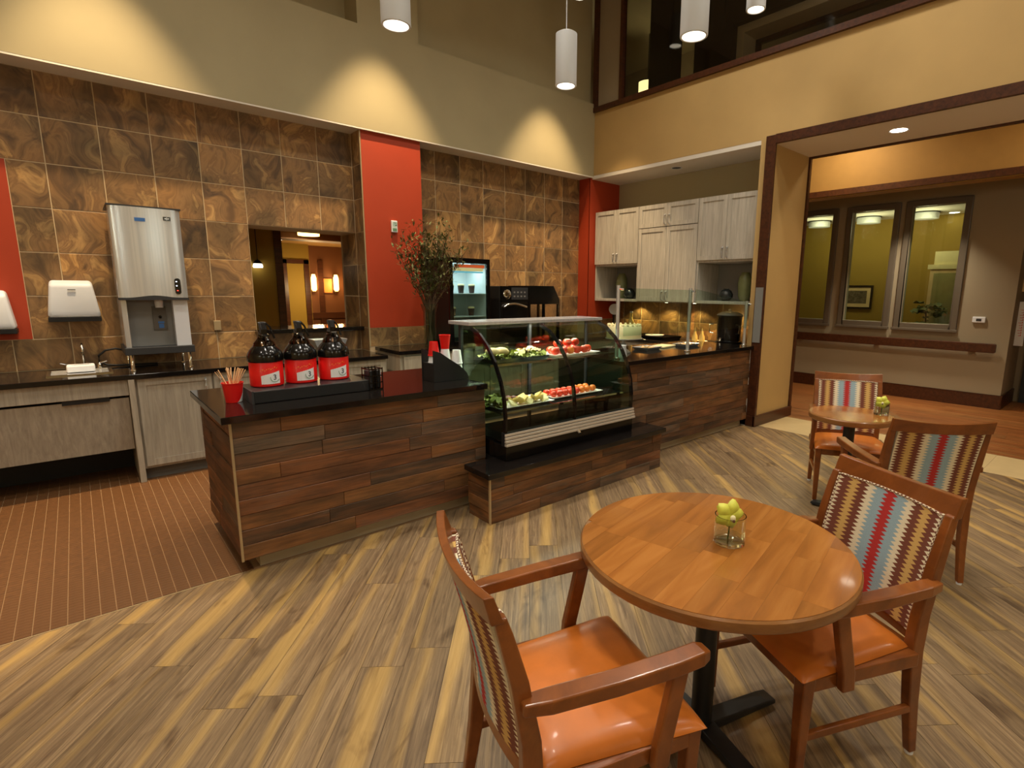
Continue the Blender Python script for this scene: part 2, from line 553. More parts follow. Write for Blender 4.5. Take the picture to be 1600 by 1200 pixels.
def text_mesh(name, body, size, mat, parent, M, extrude=0.0006):
    cu = bpy.data.curves.new(name, 'FONT')
    cu.body = body
    cu.size = size
    cu.extrude = extrude
    cu.align_x = 'CENTER'
    cu.align_y = 'CENTER'
    t = bpy.data.objects.new(name + '_tmp', cu)
    COL.objects.link(t)
    dg = bpy.context.evaluated_depsgraph_get()
    me = bpy.data.meshes.new_from_object(t.evaluated_get(dg))
    bpy.data.objects.remove(t)
    bpy.data.curves.remove(cu)
    me.transform(M)
    me.materials.clear()
    me.materials.append(MATS[mat])
    o = bpy.data.objects.new(name, me)
    COL.objects.link(o)
    o.parent = parent
    return o

# ================================================================== STRUCTURE
# ---- floors
floor = struct(B(-3.5, 6.05, -4.5, 3.262, -0.10, -0.004).build('floor', 'black_matte'))
FL = dict(x0=-2.6, x1=6.05, y0=-1.5, y1=3.26)
th = R(51)
ca, sa = math.cos(th), math.sin(th)
PW, PL = 0.18, 1.22
nrow = 0
for j in range(-40, 60):
    off = random.uniform(0, PL)
    for i in range(-8, 10):
        u0, v0 = i * PL + off, j * PW
        g = 0.0008
        q = [(u0 + g, v0 + g), (u0 + PL - g, v0 + g), (u0 + PL - g, v0 + PW - g), (u0 + g, v0 + PW - g)]
        w = [(ca * u - sa * v, sa * u + ca * v) for u, v in q]
        for a, b, c in ((-1, 0, -FL['x0']), (1, 0, FL['x1']), (0, -1, -FL['y0']), (0, 1, FL['y1'])):
            w = clip(w, a, b, c) if len(w) > 2 else w
        if area(w) < 0.004:
            continue
        cu, cv = u0 + PL / 2, v0 + PW / 2
        cx, cy = ca * cu - sa * cv, sa * cu + ca * cv
        loc = [((x - cx) * ca + (y - cy) * sa, -(x - cx) * sa + (y - cy) * ca) for x, y in w]
        MB().prism(loc, -0.004, 0.0).build('plank', 'vinyl_plank', floor, loc=(cx, cy, 0), rz=th)
B(-3.5, 6.05, -4.5, -1.5, -0.004, 0).build('plank_area', 'vinyl_plank', floor)
B(-3.5, -2.6, -1.5, 3.26, -0.004, 0).build('plank_area', 'vinyl_plank', floor)
# mosaic of the service area
ftile = struct(B(-2.6, 5.95, 3.262, 6.13, -0.10, -0.003).build('floor_tile', 'floor_grout'))
TX, TY = 0.0615, 0.030
cells = []
x = 0.545 + 30 * TX
while x > -2.5:
    y = 3.275
    while y < 5.95:
        if x < 0.56 or y > 4.0:
            cells.append((x, y))
        y += TY
    x -= TX
cells.sort(key=lambda c: -99 * (-0.55 < c[0] < 0.56) + (c[1] - 3.2) + 0.05 * abs(c[0]))
g = 0.0035
tile_me = B(0, TX - 1.2 * g, 0, TY - 0.4 * g, -0.003, 0).mesh('tile', 'mosaic')
rest = MB()
for k, (x, y) in enumerate(cells):
    if k < 300:
        o = bpy.data.objects.new('tile', tile_me)
        COL.objects.link(o)
        o.parent = ftile
        o.location = (x, y, 0)
    else:
        rest.box(x, x + TX - 1.2 * g, y, y + TY - 0.4 * g, -0.003, 0)
stuff(rest.build('mosaic_field', 'mosaic', ftile))
struct(B(-2.6, 0.56, 3.256, 3.266, -0.01, 0.002).build('trim_1', 'bronze_trim'))
# beige threshold and corridor floor
th_floor = struct(B(6.05, 6.80, -4.5, 3.06, -0.10, -0.003).build('floor_threshold', 'grout'))
for y in (-2.44, -1.34, -0.24, 0.86, 1.96):
    B(6.052, 6.798, y + 0.002, y + 1.098, -0.003, 0.0).build('stone_slab', 'beige_stone', th_floor)
cor_floor = struct(B(6.80, 12.2, -4.5, 6.6, -0.10, -0.004).build('floor_corridor', 'black_matte'))
for i in range(34):
    x = 6.803 + i * 0.082
    y = -2.6 - random.uniform(0, 1.4)
    while y < 5.2:
        y2 = min(y + 1.5, 5.2)
        a = max(y, -2.6)
        if y2 > a + 0.02:
            B(-(y2 - a) / 2 + 0.001, (y2 - a) / 2 - 0.001, -0.0400, 0.0400, -0.004, 0).build('plank', 'corridor_plank', cor_floor, loc=(x + 0.041, (a + y2) / 2, 0), rz=PI / 2)
        y += 1.5
B(9.60, 12.2, -4.5, 6.6, -0.004, 0.0).build('plank_area', 'corridor_plank', cor_floor)

# ---- back wall with its tiles
ZT = 3.27
ZB = [ZT, 2.925, 2.573, 2.221, 1.869, 1.517, 1.165, 0.905]
YT = 6.13
OX0, OX1, OZ0, OZ1 = 1.362, 2.44, 1.165, 2.221
wb = MB()
wb.box(-3.5, OX0, YT + 0.003, 6.55, 0, ZT).box(OX1, 5.98, YT + 0.003, 6.55, 0, ZT)
wb.box(OX0, OX1, YT + 0.003, 6.55, 0, OZ0 - 0.03).box(OX0, OX1, YT + 0.003, 6.55, OZ1, ZT)
wall_back = struct(wb.build('wall_back', 'grout'))
TILE = {}
def tile(parent, loc, rz, w, h, mat='slate_tile', t=0.012, name='tile', gap=0.007):
    key = (round(w, 3), round(h, 3), mat, round(t, 3), gap)
    if key not in TILE:
        a, b, c = w / 2 - gap / 2, h / 2 - gap / 2, 0.0025
        vs = [(-a, 0, -b), (a, 0, -b), (a, 0, b), (-a, 0, b), (-a, -t + c, -b), (a, -t + c, -b), (a, -t + c, b), (-a, -t + c, b),
              (-a + c, -t, -b + c), (a - c, -t, -b + c), (a - c, -t, b - c), (-a + c, -t, b - c)]
        fs = [(0, 1, 5, 4), (1, 2, 6, 5), (2, 3, 7, 6), (3, 0, 4, 7), (4, 5, 9, 8), (5, 6, 10, 9), (6, 7, 11, 10), (7, 4, 8, 11), (8, 9, 10, 11)]
        TILE[key] = MB().add(vs, fs).mesh(name, mat)
    o = bpy.data.objects.new(name, TILE[key])
    COL.objects.link(o)
    o.parent = parent
    o.location = loc
    o.rotation_euler = (0, 0, rz)
    return o
for k in range(-7, 7):
    x0, x1 = -0.058 + 0.355 * k, -0.058 + 0.355 * (k + 1)
    if k == 6:
        x1 = OX1
    for r in range(7):
        z1, z0 = ZB[r], ZB[r + 1]
        a = x0
        if 2 <= r <= 5:
            if x1 <= -0.28:
                continue
            a = max(x0, -0.29)
        if k >= 4 and 3 <= r <= 5:
            continue
        tile(wall_back, ((a + x1) / 2, YT + 0.012, (z0 + z1) / 2), 0, x1 - a, z1 - z0)
xs = [3.15, 3.465] + [3.465 + 0.355 * i for i in range(1, 8)]
xs[-1] = 5.95
for i in range(len(xs) - 1):
    for r in range(7):
        tile(wall_back, ((xs[i] + xs[i + 1]) / 2, YT + 0.012, (ZB[r] + ZB[r + 1]) / 2), 0, xs[i + 1] - xs[i], ZB[r] - ZB[r + 1])
struct(B(-2.55, -0.292, 6.128, 6.143, 1.167, 2.571).build('wall_red_panel', 'red_paint'))
# pass-through sill and plain reveals
B(OX0 - 0.02, OX1 - 0.001, 6.02, 6.60, OZ0 - 0.03, OZ0 + 0.012).build('sill', 'black_granite', wall_back, bevel=0.003)
# red columns
colA = struct(B(2.4435, 3.15, 5.9035, 6.60, 0.0, ZT).build('wall_column_1', 'grout'))
B(2.456, 3.152, 5.900, 5.914, ZB[6], ZT).build('red_face', 'red_paint', colA)
B(3.149, 3.153, 5.902, YT + 0.012, 0.95, ZT).build('red_side', 'red_paint', colA)
for r in range(7):
    tile(colA, (2.452, (5.905 + YT) / 2, (ZB[r] + ZB[r + 1]) / 2), -PI / 2, YT - 5.905, ZB[r] - ZB[r + 1])
for r in (3, 4, 5):
    tile(colA, (2.452, (YT + 6.55) / 2, (ZB[r] + ZB[r + 1]) / 2), -PI / 2, 6.55 - YT, ZB[r] - ZB[r + 1])
for a, b in ((2.455, 2.80), (2.80, 3.15)):
    tile(colA, ((a + b) / 2, 5.912, (ZB[6] + 0.95) / 2), 0, b - a, ZB[6] - 0.95)
B(2.440, 2.452, 5.894, 5.906, 0.95, ZT).build('edge_trim', 'bronze_trim', colA)
colB = struct(B(5.955, 6.60, 5.9035, 6.55, 0.0, ZT).build('wall_column_2', 'grout'))
B(5.945, 6.602, 5.900, 5.914, ZB[6], ZT).build('red_face', 'red_paint', colB)
B(5.945, 5.957, 5.902, YT + 0.01, ZB[6], ZT).build('red_side', 'red_paint', colB)
for a, b in ((5.95, 6.27), (6.27, 6.60)):
    tile(colB, ((a + b) / 2, 5.912, (ZB[6] + 0.92) / 2), 0, b - a, ZB[6] - 0.92)
# soffit and high wall above it, with two shallow recesses
struct(B(-3.5, 5.98, 5.868, 6.60, ZT, 3.30).build('ceiling_soffit', 'soffit_paint'))
hw = MB()
hw.box(-3.5, 5.98, 5.867, 6.60, 3.285, 4.29).box(2.47, 3.155, 5.867, 6.60, 4.29, 5.85).box(-3.5, 2.47, 6.18, 6.60, 4.29, 5.85).box(3.155, 5.98, 5.96, 6.60, 4.29, 5.85)
hw.box(-3.5, -0.2, 5.867, 6.60, 4.29, 5.85)
struct(hw.build('wall_upper_back', 'fascia_paint'))

# ---- right wall: band, recess with cabinets, pier and wide opening
wr = MB()
wr.box(5.98, 6.90, -4.5, 6.60, 3.30, 4.20)                       # band above
wr.box(5.98, 6.88, 3.06, 3.222, 0, 3.30)                         # pier
wr.box(6.62, 6.88, 3.222, 6.60, 0, 3.30)                         # behind recess
wr.box(5.98, 6.88, -4.5, -2.4, 0, 3.30)
wall_right = struct(wr.build('wall_right', 'beige_paint'))
struct(B(6.602, 6.622, 3.222, 5.90, 0.0, 3.27).build('wall_recess', 'olive_grey_paint'))
struct(B(5.982, 6.62, 3.222, 5.90, 3.25, 3.30).build('ceiling_recess', 'soffit_paint'))
struct(B(5.982, 6.878, -2.4, 3.06, 3.235, 3.30).build('ceiling_header', 'soffit_paint'))
# opening casing
t1 = MB().box(5.945, 5.985, 3.035, 3.148, 0.13, 3.32).box(5.945, 5.985, -2.4, 3.035, 3.225, 3.32)
struct(t1.build('trim_2', 'dark_trim', bevel=0.004))
t2 = MB().box(6.86, 6.905, 3.035, 3.13, 0.13, 3.29).box(6.86, 6.905, -2.4, 3.035, 3.215, 3.29)
struct(t2.build('trim_3', 'dark_trim'))
bb = MB().box(5.935, 5.982, 3.035, 3.235, 0, 0.13).box(5.935, 6.92, 3.030, 3.062, 0, 0.13)
struct(bb.build('baseboard_pier', 'dark_trim', bevel=0.006))
# recess backsplash tiles
splash = struct(B(6.588, 6.604, 3.222, 5.90, 0.92, 1.455).build('wall_backsplash', 'grout'))
y = 3.222
while y < 5.89:
    y2 = min(y + 0.355, 5.898)
    for z0, z1 in ((0.93, 1.165), (1.165, 1.455)):
        tile(splash, (6.596, (y + y2) / 2, (z0 + z1) / 2), -PI / 2, y2 - y, z1 - z0)
    y += 0.355

# ---- ceiling and the two walls behind the camera
struct(B(-3.5, 5.98, -4.5, 6.60, 5.85, 5.95).build('ceiling', 'ceiling_paint'))
struct(B(-3.6, -3.5, -4.5, 6.60, 0, 5.85).build('wall_left', 'beige_paint'))
struct(B(-3.6, 12.2, -4.6, -4.5, 0, 6.4).build('wall_front', 'beige_paint'))

# ---- gallery above the right wall
tr = MB().box(5.94, 6.06, -4.5, 5.885, 4.17, 4.235)
struct(tr.build('trim_4', 'dark_trim'))
struct(MB().box(5.95, 6.02, 5.81, 5.885, 4.235, 5.85).box(5.95, 6.02, 5.33, 5.385, 4.235, 5.85).build('trim_5', 'dark_trim'))
struct(B(5.99, 6.05, 5.385, 5.81, 4.235, 5.85).build('wall_gallery_end', 'taupe_paint'))
gl = struct(B(6.00, 6.012, -4.4, 5.33, 4.235, 5.84).build('window_gallery', 'dark_glass'))
struct(B(6.9, 9.2, -4.5, 8.6, 4.05, 4.20).build('floor_gallery', 'brown_panel'))
struct(B(6.0, 9.2, -4.5, 8.6, 6.05, 6.15).build('ceiling_gallery', 'olive_grey_paint'))
struct(B(9.1, 9.2, -4.5, 8.6, 4.2, 6.05).build('wall_gallery', 'taupe_paint'))
struct(B(6.62, 9.2, 8.5, 8.6, 4.2, 6.05).build('wall_gallery_far', 'taupe_paint'))
struct(MB().box(7.0, 7.25, 5.30, 5.72, 4.2, 6.05).box(7.0, 7.2, 4.45, 4.9, 4.2, 6.05).build('wall_gallery_pier', 'gallery_dark'))
gw = MB().box(7.0, 7.12, -4.5, 4.42, 5.16, 6.05).box(7.0, 7.12, 4.30, 4.46, 4.2, 5.16)
struct(gw.build('wall_gallery_inner', 'gallery_dark'))
struct(MB().box(7.12, 7.5, -4.5, 4.30, 5.06, 5.16).box(7.12, 7.5, 4.20, 4.30, 4.2, 5.06).build('wall_gallery_reveal', 'soffit_paint'))
struct(MB().box(7.44, 7.5, -4.5, 4.20, 5.0, 5.06).box(7.44, 7.5, 4.14, 4.20, 4.2, 5.06).build('trim_6', 'dark_trim'))

# ---- corridor
FX = 9.58
wins = [(1.98, 2.63), (2.87, 3.47), (3.77, 4.37)]
WZ0, WZ1 = 1.165, 2.895
fw = MB().box(FX, FX + 0.12, 1.28, wins[0][0], 0, 3.9).box(FX, FX + 0.12, wins[2][1], 6.6, 0, 3.9)
for a, b in ((wins[0][1], wins[1][0]), (wins[1][1], wins[2][0])):
    fw.box(FX, FX + 0.12, a, b, 0, 3.9)
for a, b in wins:
    fw.box(FX, FX + 0.12, a, b, 0, WZ0).box(FX, FX + 0.12, a, b, WZ1, 3.9)
fw.box(FX + 0.12, 10.55, 1.28, 1.40, 0, 3.9)
struct(fw.build('wall_corridor', 'taupe_paint'))
for i, (a, b) in enumerate(wins):
    g_ = struct(B(FX + 0.05, FX + 0.058, a, b, WZ0, WZ1).build('window_%d' % (i + 1), 'clear_glass'))
    e = 0.085
    fr = MB().box(FX - 0.035, FX + 0.03, a - e, a, WZ0 - e, WZ1 + e).box(FX - 0.035, FX + 0.03, b, b + e, WZ0 - e, WZ1 + e)
    fr.box(FX - 0.035, FX + 0.03, a, b, WZ0 - e, WZ0).box(FX - 0.035, FX + 0.03, a, b, WZ1, WZ1 + e)
    fr.build('window_frame', 'window_frame', g_, bevel=0.008)
    B(FX - 0.05, FX - 0.03, a - e - 0.02, b + e + 0.02, WZ0 - e - 0.03, WZ0 - e + 0.01).build('window_sill', 'window_frame', g_, bevel=0.005)
struct(MB().box(FX - 0.02, FX, 1.26, 6.6, 0, 0.20).box(FX - 0.02, 10.55, 1.26, 1.282, 0, 0.20).build('baseboard_corridor', 'dark_trim', bevel=0.005))
struct(B(8.20, 8.42, -4.5, 6.6, 2.955, 3.9).build('ceiling_bulkhead', 'orange_paint'))
struct(B(8.165, 8.20, -4.5, 6.6, 2.965, 3.045).build('trim_7', 'dark_trim'))
struct(B(6.88, 12.2, -4.5, 6.6, 3.9, 4.0).build('ceiling_corridor', 'ceiling_paint'))
struct(B(6.88, FX, 6.5, 6.6, 0, 3.9).build('wall_corridor_end', 'orange_paint'))
struct(B(10.55, 10.65, -4.5, 1.40, 0, 3.9).build('wall_corridor_side', 'taupe_paint'))
d1 = struct(MB().box(10.51, 10.55, 0.16, 1.10, 0, 2.12).build('door_1', 'gallery_dark'))
MB().box(10.49, 10.55, 1.10, 1.19, 0, 2.20).box(10.49, 10.55, 0.07, 0.16, 0, 2.20).box(10.49, 10.55, 0.07, 1.19, 2.12, 2.20).build('door_frame', 'charcoal', d1)
# office behind the corridor windows
struct(B(12.1, 12.2, 1.4, 6.6, 0, 3.1).build('wall_office', 'olive_paint'))
struct(B(9.70, 12.2, 1.40, 6.6, 3.05, 3.15).build('ceiling_office', 'soffit_paint'))
struct(B(10.65, 12.1, 1.40, 1.5, 0, 3.05).build('wall_office_side', 'olive_paint'))
# lounge behind the pass-through
struct(B(0.2, 6.6, 6.6, 14.6, -0.1, 0).build('floor_lounge', 'brown_panel'))
struct(B(0.2, 6.6, 6.56, 14.6, 2.50, 2.60).build('ceiling_lounge', 'orange_paint'))
struct(B(0.2, 6.6, 14.5, 14.6, 0, 2.50).build('wall_lounge', 'orange_paint'))
struct(B(6.5, 6.6, 6.6, 14.5, 0, 2.50).build('wall_lounge_side', 'taupe_paint'))
struct(B(0.2, 0.3, 6.6, 14.5, 0, 2.50).build('wall_lounge_left', 'olive_paint'))
struct(B(0.9, 2.06, 7.98, 8.10, 0, 2.50).build('wall_lounge_partition', 'olive_paint'))
struct(B(2.06, 2.15, 7.95, 8.13, 0, 2.50).build('trim_8', 'dark_trim'))
struct(B(3.22, 3.74, 11.95, 12.2, 0, 2.50).build('wall_lounge_pier', 'olive_paint'))
struct(MB().box(3.20, 3.29, 11.91, 11.96, 0, 2.18).box(3.62, 3.72, 11.91, 11.96, 0, 2.18).box(3.20, 3.72, 11.91, 11.96, 2.10, 2.18).build('trim_9', 'dark_trim'))
struct(B(2.15, 6.5, 9.6, 10.0, 2.40, 2.50).build('ceiling_beam', 'brown_panel'))
struct(B(3.74, 6.5, 12.15, 12.20, 0.95, 1.08).build('trim_10', 'dark_trim'))
struct(B(3.74, 6.5, 12.2, 12.3, 0, 2.50).build('wall_lounge_back', 'brown_panel'))
struct(B(3.98, 4.08, 12.16, 12.20, 0, 2.2).build('trim_11', 'dark_trim'))

# ================================================================== FURNITURE
# ---- service bar clad in reclaimed boards
def clad(parent, axis, fixed, a0, a1, z0, z1, rows, sgn=1):
    """boards on a vertical face. axis 'x': face Y=fixed looking -Y, 'l': face X=fixed looking -X"""
    h = (z1 - z0) / rows
    for r in range(rows):
        a = a0 - random.uniform(0, 0.5)
        while a < a1 - 0.005:
            L = random.choice((0.5, 0.65, 0.8, 1.0, 1.2))
            p, q = max(a, a0), min(a + L, a1)
            if q - p > 0.03:
                t = random.choice((0.014, 0.017, 0.020))
                c, z = (p + q) / 2, z0 + (r + 0.5) * h
                if axis == 'x':
                    tile(parent, (c, fixed, z), 0, q - p, h, 'reclaimed_wood', t, 'board', 0.0018)
                else:
                    tile(parent, (fixed, c, z), -PI / 2, q - p, h, 'reclaimed_wood', t, 'board', 0.0018)
            a += L
bar = thing('service_bar', 'low service bar clad in reclaimed boards, holding the red drink dispensers', 'counter', (0, 0, 0))
B(0.562, 2.185, 3.24, 4.14, 0.09, 0.884).build('body', 'black_matte', bar)
B(0.64, 2.185, 3.285, 4.05, 0.0, 0.09).build('toe_kick', 'toe_strip', bar)
clad(bar, 'x', 3.24, 0.545, 2.185, 0.085, 0.884, 9)
clad(bar, 'l', 0.562, 3.225, 4.14, 0.085, 0.885, 9)
B(0.538, 0.550, 3.214, 3.226, 0.085, 0.885).build('corner_bead', 'bronze_trim', bar)
slabA = tag(B(0.50, 2.185, 3.185, 4.19, 0.885, 0.925).build('bar_top', 'black_granite', bevel=0.004), 'polished black granite top of the low bar under the red drink dispensers', 'countertop')
bar2 = thing('service_bar', 'taller reclaimed-board bar running from display case to wood-trimmed opening', 'counter')
B(3.625, 5.93, 3.16, 4.0, 0.09, 0.934).build('body', 'black_matte', bar2)
B(3.625, 5.90, 3.20, 3.95, 0.0, 0.09).build('toe_kick', 'toe_strip', bar2)
clad(bar2, 'x', 3.16, 3.625, 5.935, 0.085, 0.935, 10)
B(5.935, 5.975, 3.15, 4.0, 0.0, 0.935).build('end_panel', 'soffit_paint', bar2)
slabB = tag(B(3.62, 5.975, 3.11, 4.05, 0.935, 0.975).build('bar_top', 'black_granite', bevel=0.004), 'polished black granite top carrying the glass sneeze guard posts', 'countertop')

# ---- plinth under the display case
pl = thing('display_plinth', 'low board-clad plinth stepping out under the glass food case', 'plinth')
MB().box(1.985, 3.87, 2.88, 3.138, 0.0, 0.335).box(2.20, 3.61, 3.138, 3.62, 0.0, 0.372).build('body', 'black_matte', pl)
clad(pl, 'x', 2.88, 1.97, 3.875, 0.0, 0.335, 4)
clad(pl, 'l', 1.985, 2.865, 3.13, 0.0, 0.335, 4)
B(1.962, 1.975, 2.855, 2.868, 0.0, 0.335).build('corner_bead', 'bronze_trim', pl)
B(1.94, 3.90, 2.83, 3.138, 0.335, 0.375).build('plinth_top', 'black_granite', pl, bevel=0.004)

# ---- curved glass food display case
case = thing('display_case', 'curved glass refrigerated food case with black base and steel top', 'display case', (0, 0, 0))
CX0, CX1 = 2.20, 3.60
YF, YBK = 3.08, 3.14
# base stands on the plinth in front of the bar, cabinet rises over it
B(CX0, CX1, 2.985, 3.139, 0.377, 0.49).build('base', 'black_gloss', case, bevel=0.004)
B(CX0, CX1, 3.139, 3.60, 0.377, 0.50).build('base', 'black_gloss', case)
B(CX0 - 0.008, CX1 + 0.01, 2.985, 3.03, 0.486, 0.584).build('rail_core', 'black_steel', case)
for k in range(4):
    B(CX0 - 0.01, CX1 + 0.012, 2.962 + 0.006 * k, 2.99, 0.489 + 0.024 * k, 0.508 + 0.024 * k).build('rail_strip', 'satin_metal', case, bevel=0.003)
def arc_pts():
    # side profile (y, z) of the bowed front
    return [(2.99, 0.58), (2.985, 0.70), (3.00, 0.83), (3.04, 0.96), (3.11, 1.09), (3.20, 1.20), (3.31, 1.285), (3.42, 1.33)]
AP = arc_pts()
def arch(x, w, name='arch'):
    m = MB()
    rings = []
    for i, (y, z) in enumerate(AP):
        y0, z0 = AP[max(i - 1, 0)]
        y1, z1 = AP[min(i + 1, len(AP) - 1)]
        d = Vector((y1 - y0, z1 - z0)).normalized()
        n = Vector((-d.y, d.x))
        rings.append([(x - w, y, z), (x + w, y, z), (x + w, y - n.x * 0.03, z - n.y * 0.03), (x - w, y - n.x * 0.03, z - n.y * 0.03)])
    m.loft(rings)
    return m.build(name, 'black_gloss', case)
for x in (CX0 + 0.008, 2.895, CX1 - 0.008):
    arch(x, 0.008)
for xa, xb in ((CX0 + 0.018, 2.885), (2.905, CX1 - 0.018)):
    m = MB()
    for i in range(len(AP) - 1):
        (y0, z0), (y1, z1) = AP[i], AP[i + 1]
        m.add([(xa, y0, z0), (xb, y0, z0), (xb, y1, z1), (xa, y1, z1)], [(0, 1, 2, 3)])
    m.build('curved_glass', 'green_glass', case, smooth=60)
for x in (CX0 + 0.006, CX1 - 0.006):
    poly = [(y + 0.004, z) for y, z in AP] + [(3.585, 1.33), (3.585, 0.58)]
    MB().prism(poly, x - 0.002, x + 0.002, 'x').build('side_glass', 'green_glass', case)
B(CX0 - 0.03, CX1 + 0.02, 3.40, 3.70, 1.335, 1.362).build('top_panel', 'stainless', case, bevel=0.004)
for x in (CX0 + 0.01, 2.895, CX1 - 0.01):
    B(x - 0.012, x + 0.012, 3.565, 3.595, 0.50, 1.335).build('rear_post', 'black_steel', case)
for xa, xb in ((CX0 + 0.03, 2.88), (2.91, CX1 - 0.03)):
    B(xa, xb, 3.578, 3.582, 0.55, 1.33).build('rear_door', 'green_glass', case)
B(CX0 + 0.02, CX1 - 0.02, 3.03, 3.58, 0.50, 0.508).build('deck', 'black_gloss', case)
B(CX0 + 0.025, 2.88, 3.22, 3.56, 1.045, 1.052).build('shelf', 'clear_glass', case)
B(2.91, CX1 - 0.025, 3.22, 3.56, 1.045, 1.052).build('shelf', 'clear_glass', case)
B(CX0 + 0.025, CX1 - 0.025, 3.09, 3.56, 0.708, 0.715).build('shelf', 'black_gloss', case)
for xa, xb in ((CX0 + 0.025, 2.88), (2.91, CX1 - 0.025)):
    B(xa, xb, 3.205, 3.222, 1.038, 1.056).build('shelf_edge', 'chrome', case)
B(CX0 + 0.03, CX1 - 0.03, 3.078, 3.092, 0.700, 0.716).build('shelf_edge', 'chrome', case)
MB().tube([(2.9, 2.965, 0.50), (2.9, 2.94, 0.475)], 0.014, 10).build('lock', 'chrome', case)

def platter(x, y, z, sx, sy, label, mat='plate_white', rz=0.0):
    o = thing('platter', label, 'platter', (x, y, z), rz)
    ring = lambda a, b, zz: [(-a, -b, zz), (a, -b, zz), (a, b, zz), (-a, b, zz)]
    MB().loft([ring(sx - 0.03, sy - 0.03, 0), ring(sx, sy, 0.018), ring(sx - 0.008, sy - 0.008, 0.018), ring(sx - 0.034, sy - 0.034, 0.005)]).build('dish', mat, o)
    return o
def fruit(name, label, cat, grp, x, y, z, r, mat, squash=0.86, stem=True):
    o = thing(name, label, cat, (x, y, z), random.uniform(0, 6), grp)
    prof = []
    for i in range(9):
        a = PI * i / 8
        rr = r * math.sin(a)
        prof.append((rr, -r * squash * math.cos(a) * (1 - 0.18 * math.exp(-(rr / (0.35 * r)) ** 2)) + r * squash))
    MB().lathe(prof, 14).build('skin', mat, o, smooth=60)
    if stem:
        m = MB()
        for k in range(5):
            a = 2 * PI * k / 5
            zt = r * squash * 1.86
            m.add([(0.0, 0, zt + 0.002), (0.3 * r * math.cos(a - .25), 0.3 * r * math.sin(a - .25), zt), (0.55 * r * math.cos(a), 0.55 * r * math.sin(a), zt + 0.003), (0.3 * r * math.cos(a + .25), 0.3 * r * math.sin(a + .25), zt)], [(0, 1, 2, 3)])
        m.build('calyx', 'stem_green', o)
    return o
# upper shelf, right: tomatoes on a white platter
platter(3.18, 3.38, 1.054, 0.27, 0.125, 'white oblong platter of tomatoes on the upper glass shelf of the case')
UL = 'red tomato heaped on the upper-shelf platter in the food case'
for k, (dx, dy, dz, mt) in enumerate(((-.20, -.04, 0, 'tomato'), (-.115, -.05, 0, 'tomato'), (-.03, -.05, 0, 'orange_fruit'), (.055, -.045, 0, 'tomato'), (.14, -.05, 0, 'tomato'), (.205, -.02, 0, 'tomato'),
        (-.17, .045, 0, 'tomato'), (-.08, .04, 0, 'tomato'), (.01, .04, 0, 'tomato'), (.10, .045, 0, 'tomato'), (-.02, .0, .062, 'tomato'), (.07, .0, .062, 'tomato'), (-.13, .0, .06, 'tomato'))):
    r = 0.041 if mt == 'tomato' else 0.036
    if mt == 'tomato':
        fruit('tomato', UL, 'tomato', 'tomatoes on the upper shelf', 3.18 + dx, 3.38 + dy, 1.060 + dz, r, mt)
    else:
        fruit('apricot', 'small orange fruit among the tomatoes on the upper-shelf platter', 'fruit', None, 3.18 + dx, 3.38 + dy, 1.060 + dz, r, mt, 0.95, False)
# lower shelf, right: red and orange fruit
platter(3.12, 3.30, 0.717, 0.29, 0.13, 'white oblong platter of red and orange fruit on the lower case shelf')
for k in range(16):
    dx, dy = -0.23 + 0.066 * (k % 8), -0.05 + 0.09 * (k // 8)
    red = k % 8 < 5
    if red:
        fruit('tomato', 'red tomato on the lower-shelf platter beside the orange fruit', 'tomato', 'tomatoes on the lower shelf', 3.12 + dx, 3.30 + dy, 0.723, 0.032, 'tomato')
    else:
        fruit('orange', 'small orange fruit on the lower-shelf platter beside the tomatoes', 'fruit', 'orange fruit on the lower shelf', 3.12 + dx, 3.30 + dy, 0.723, 0.031, 'orange_fruit', 0.95, False)
# upper shelf, left: black trays with wraps and lettuce
def leaf_heap(o, n, rx, ry, z0, z1, mat, size, name='leaves'):
    m = MB()
    for _ in range(n):
        a, b, c = random.uniform(-rx, rx), random.uniform(-ry, ry), random.uniform(z0, z1)
        t = Matrix.Translation((a, b, c)) @ Matrix.Rotation(random.uniform(0, 6), 4, 'Z') @ Matrix.Rotation(random.uniform(-.9, .9), 4, 'X')
        s = size * random.uniform(.7, 1.2)
        vs = []
        for i in range(4):
            for j in range(3):
                u, v = i / 3 - .5, j / 2 - .5
                vs.append(t @ Vector((u * s, v * s * (1 - abs(u)), .12 * s * math.sin(9 * u + 5 * v) + .1 * s * random.random())))
        m.add(vs, [(i * 3 + j, (i + 1) * 3 + j, (i + 1) * 3 + j + 1, i * 3 + j + 1) for i in range(3) for j in range(2)])
    return stuff(m.build(name, mat, o, smooth=50))
for (x, lab) in ((2.40, 'black tray with a wrapped sandwich on lettuce, upper case shelf'), (2.70, 'black tray of leafy green salad on the upper case shelf')):
    t = thing('food_tray', lab, 'tray', (x, 3.36, 1.054))
    ring = lambda a, b, zz: [(-a, -b, zz), (a, -b, zz), (a, b, zz), (-a, b, zz)]
    MB().loft([ring(.115, .10, 0), ring(.135, .12, .03), ring(.129, .114, .03), ring(.11, .095, .006)]).build('dish', 'black_gloss', t)
    leaf_heap(t, 46, .11, .09, .02, .06, 'lettuce', .06)
    if x < 2.5:
        for dx in (-.045, .04):
            s = tag(MB().sphere((0, 0, 0), 0.04, 14, 8, (1.25, 1.9, 0.85)).build('wrap', 'bread', None, smooth=60, loc=(x + dx, 3.36, 1.128)), 'pale bread roll sandwich lying on lettuce in the upper case tray', 'sandwich', 'sandwiches in the upper tray')
    else:
        leaf_heap(t, 26, .09, .07, .06, .085, 'bread', .045, 'flakes')
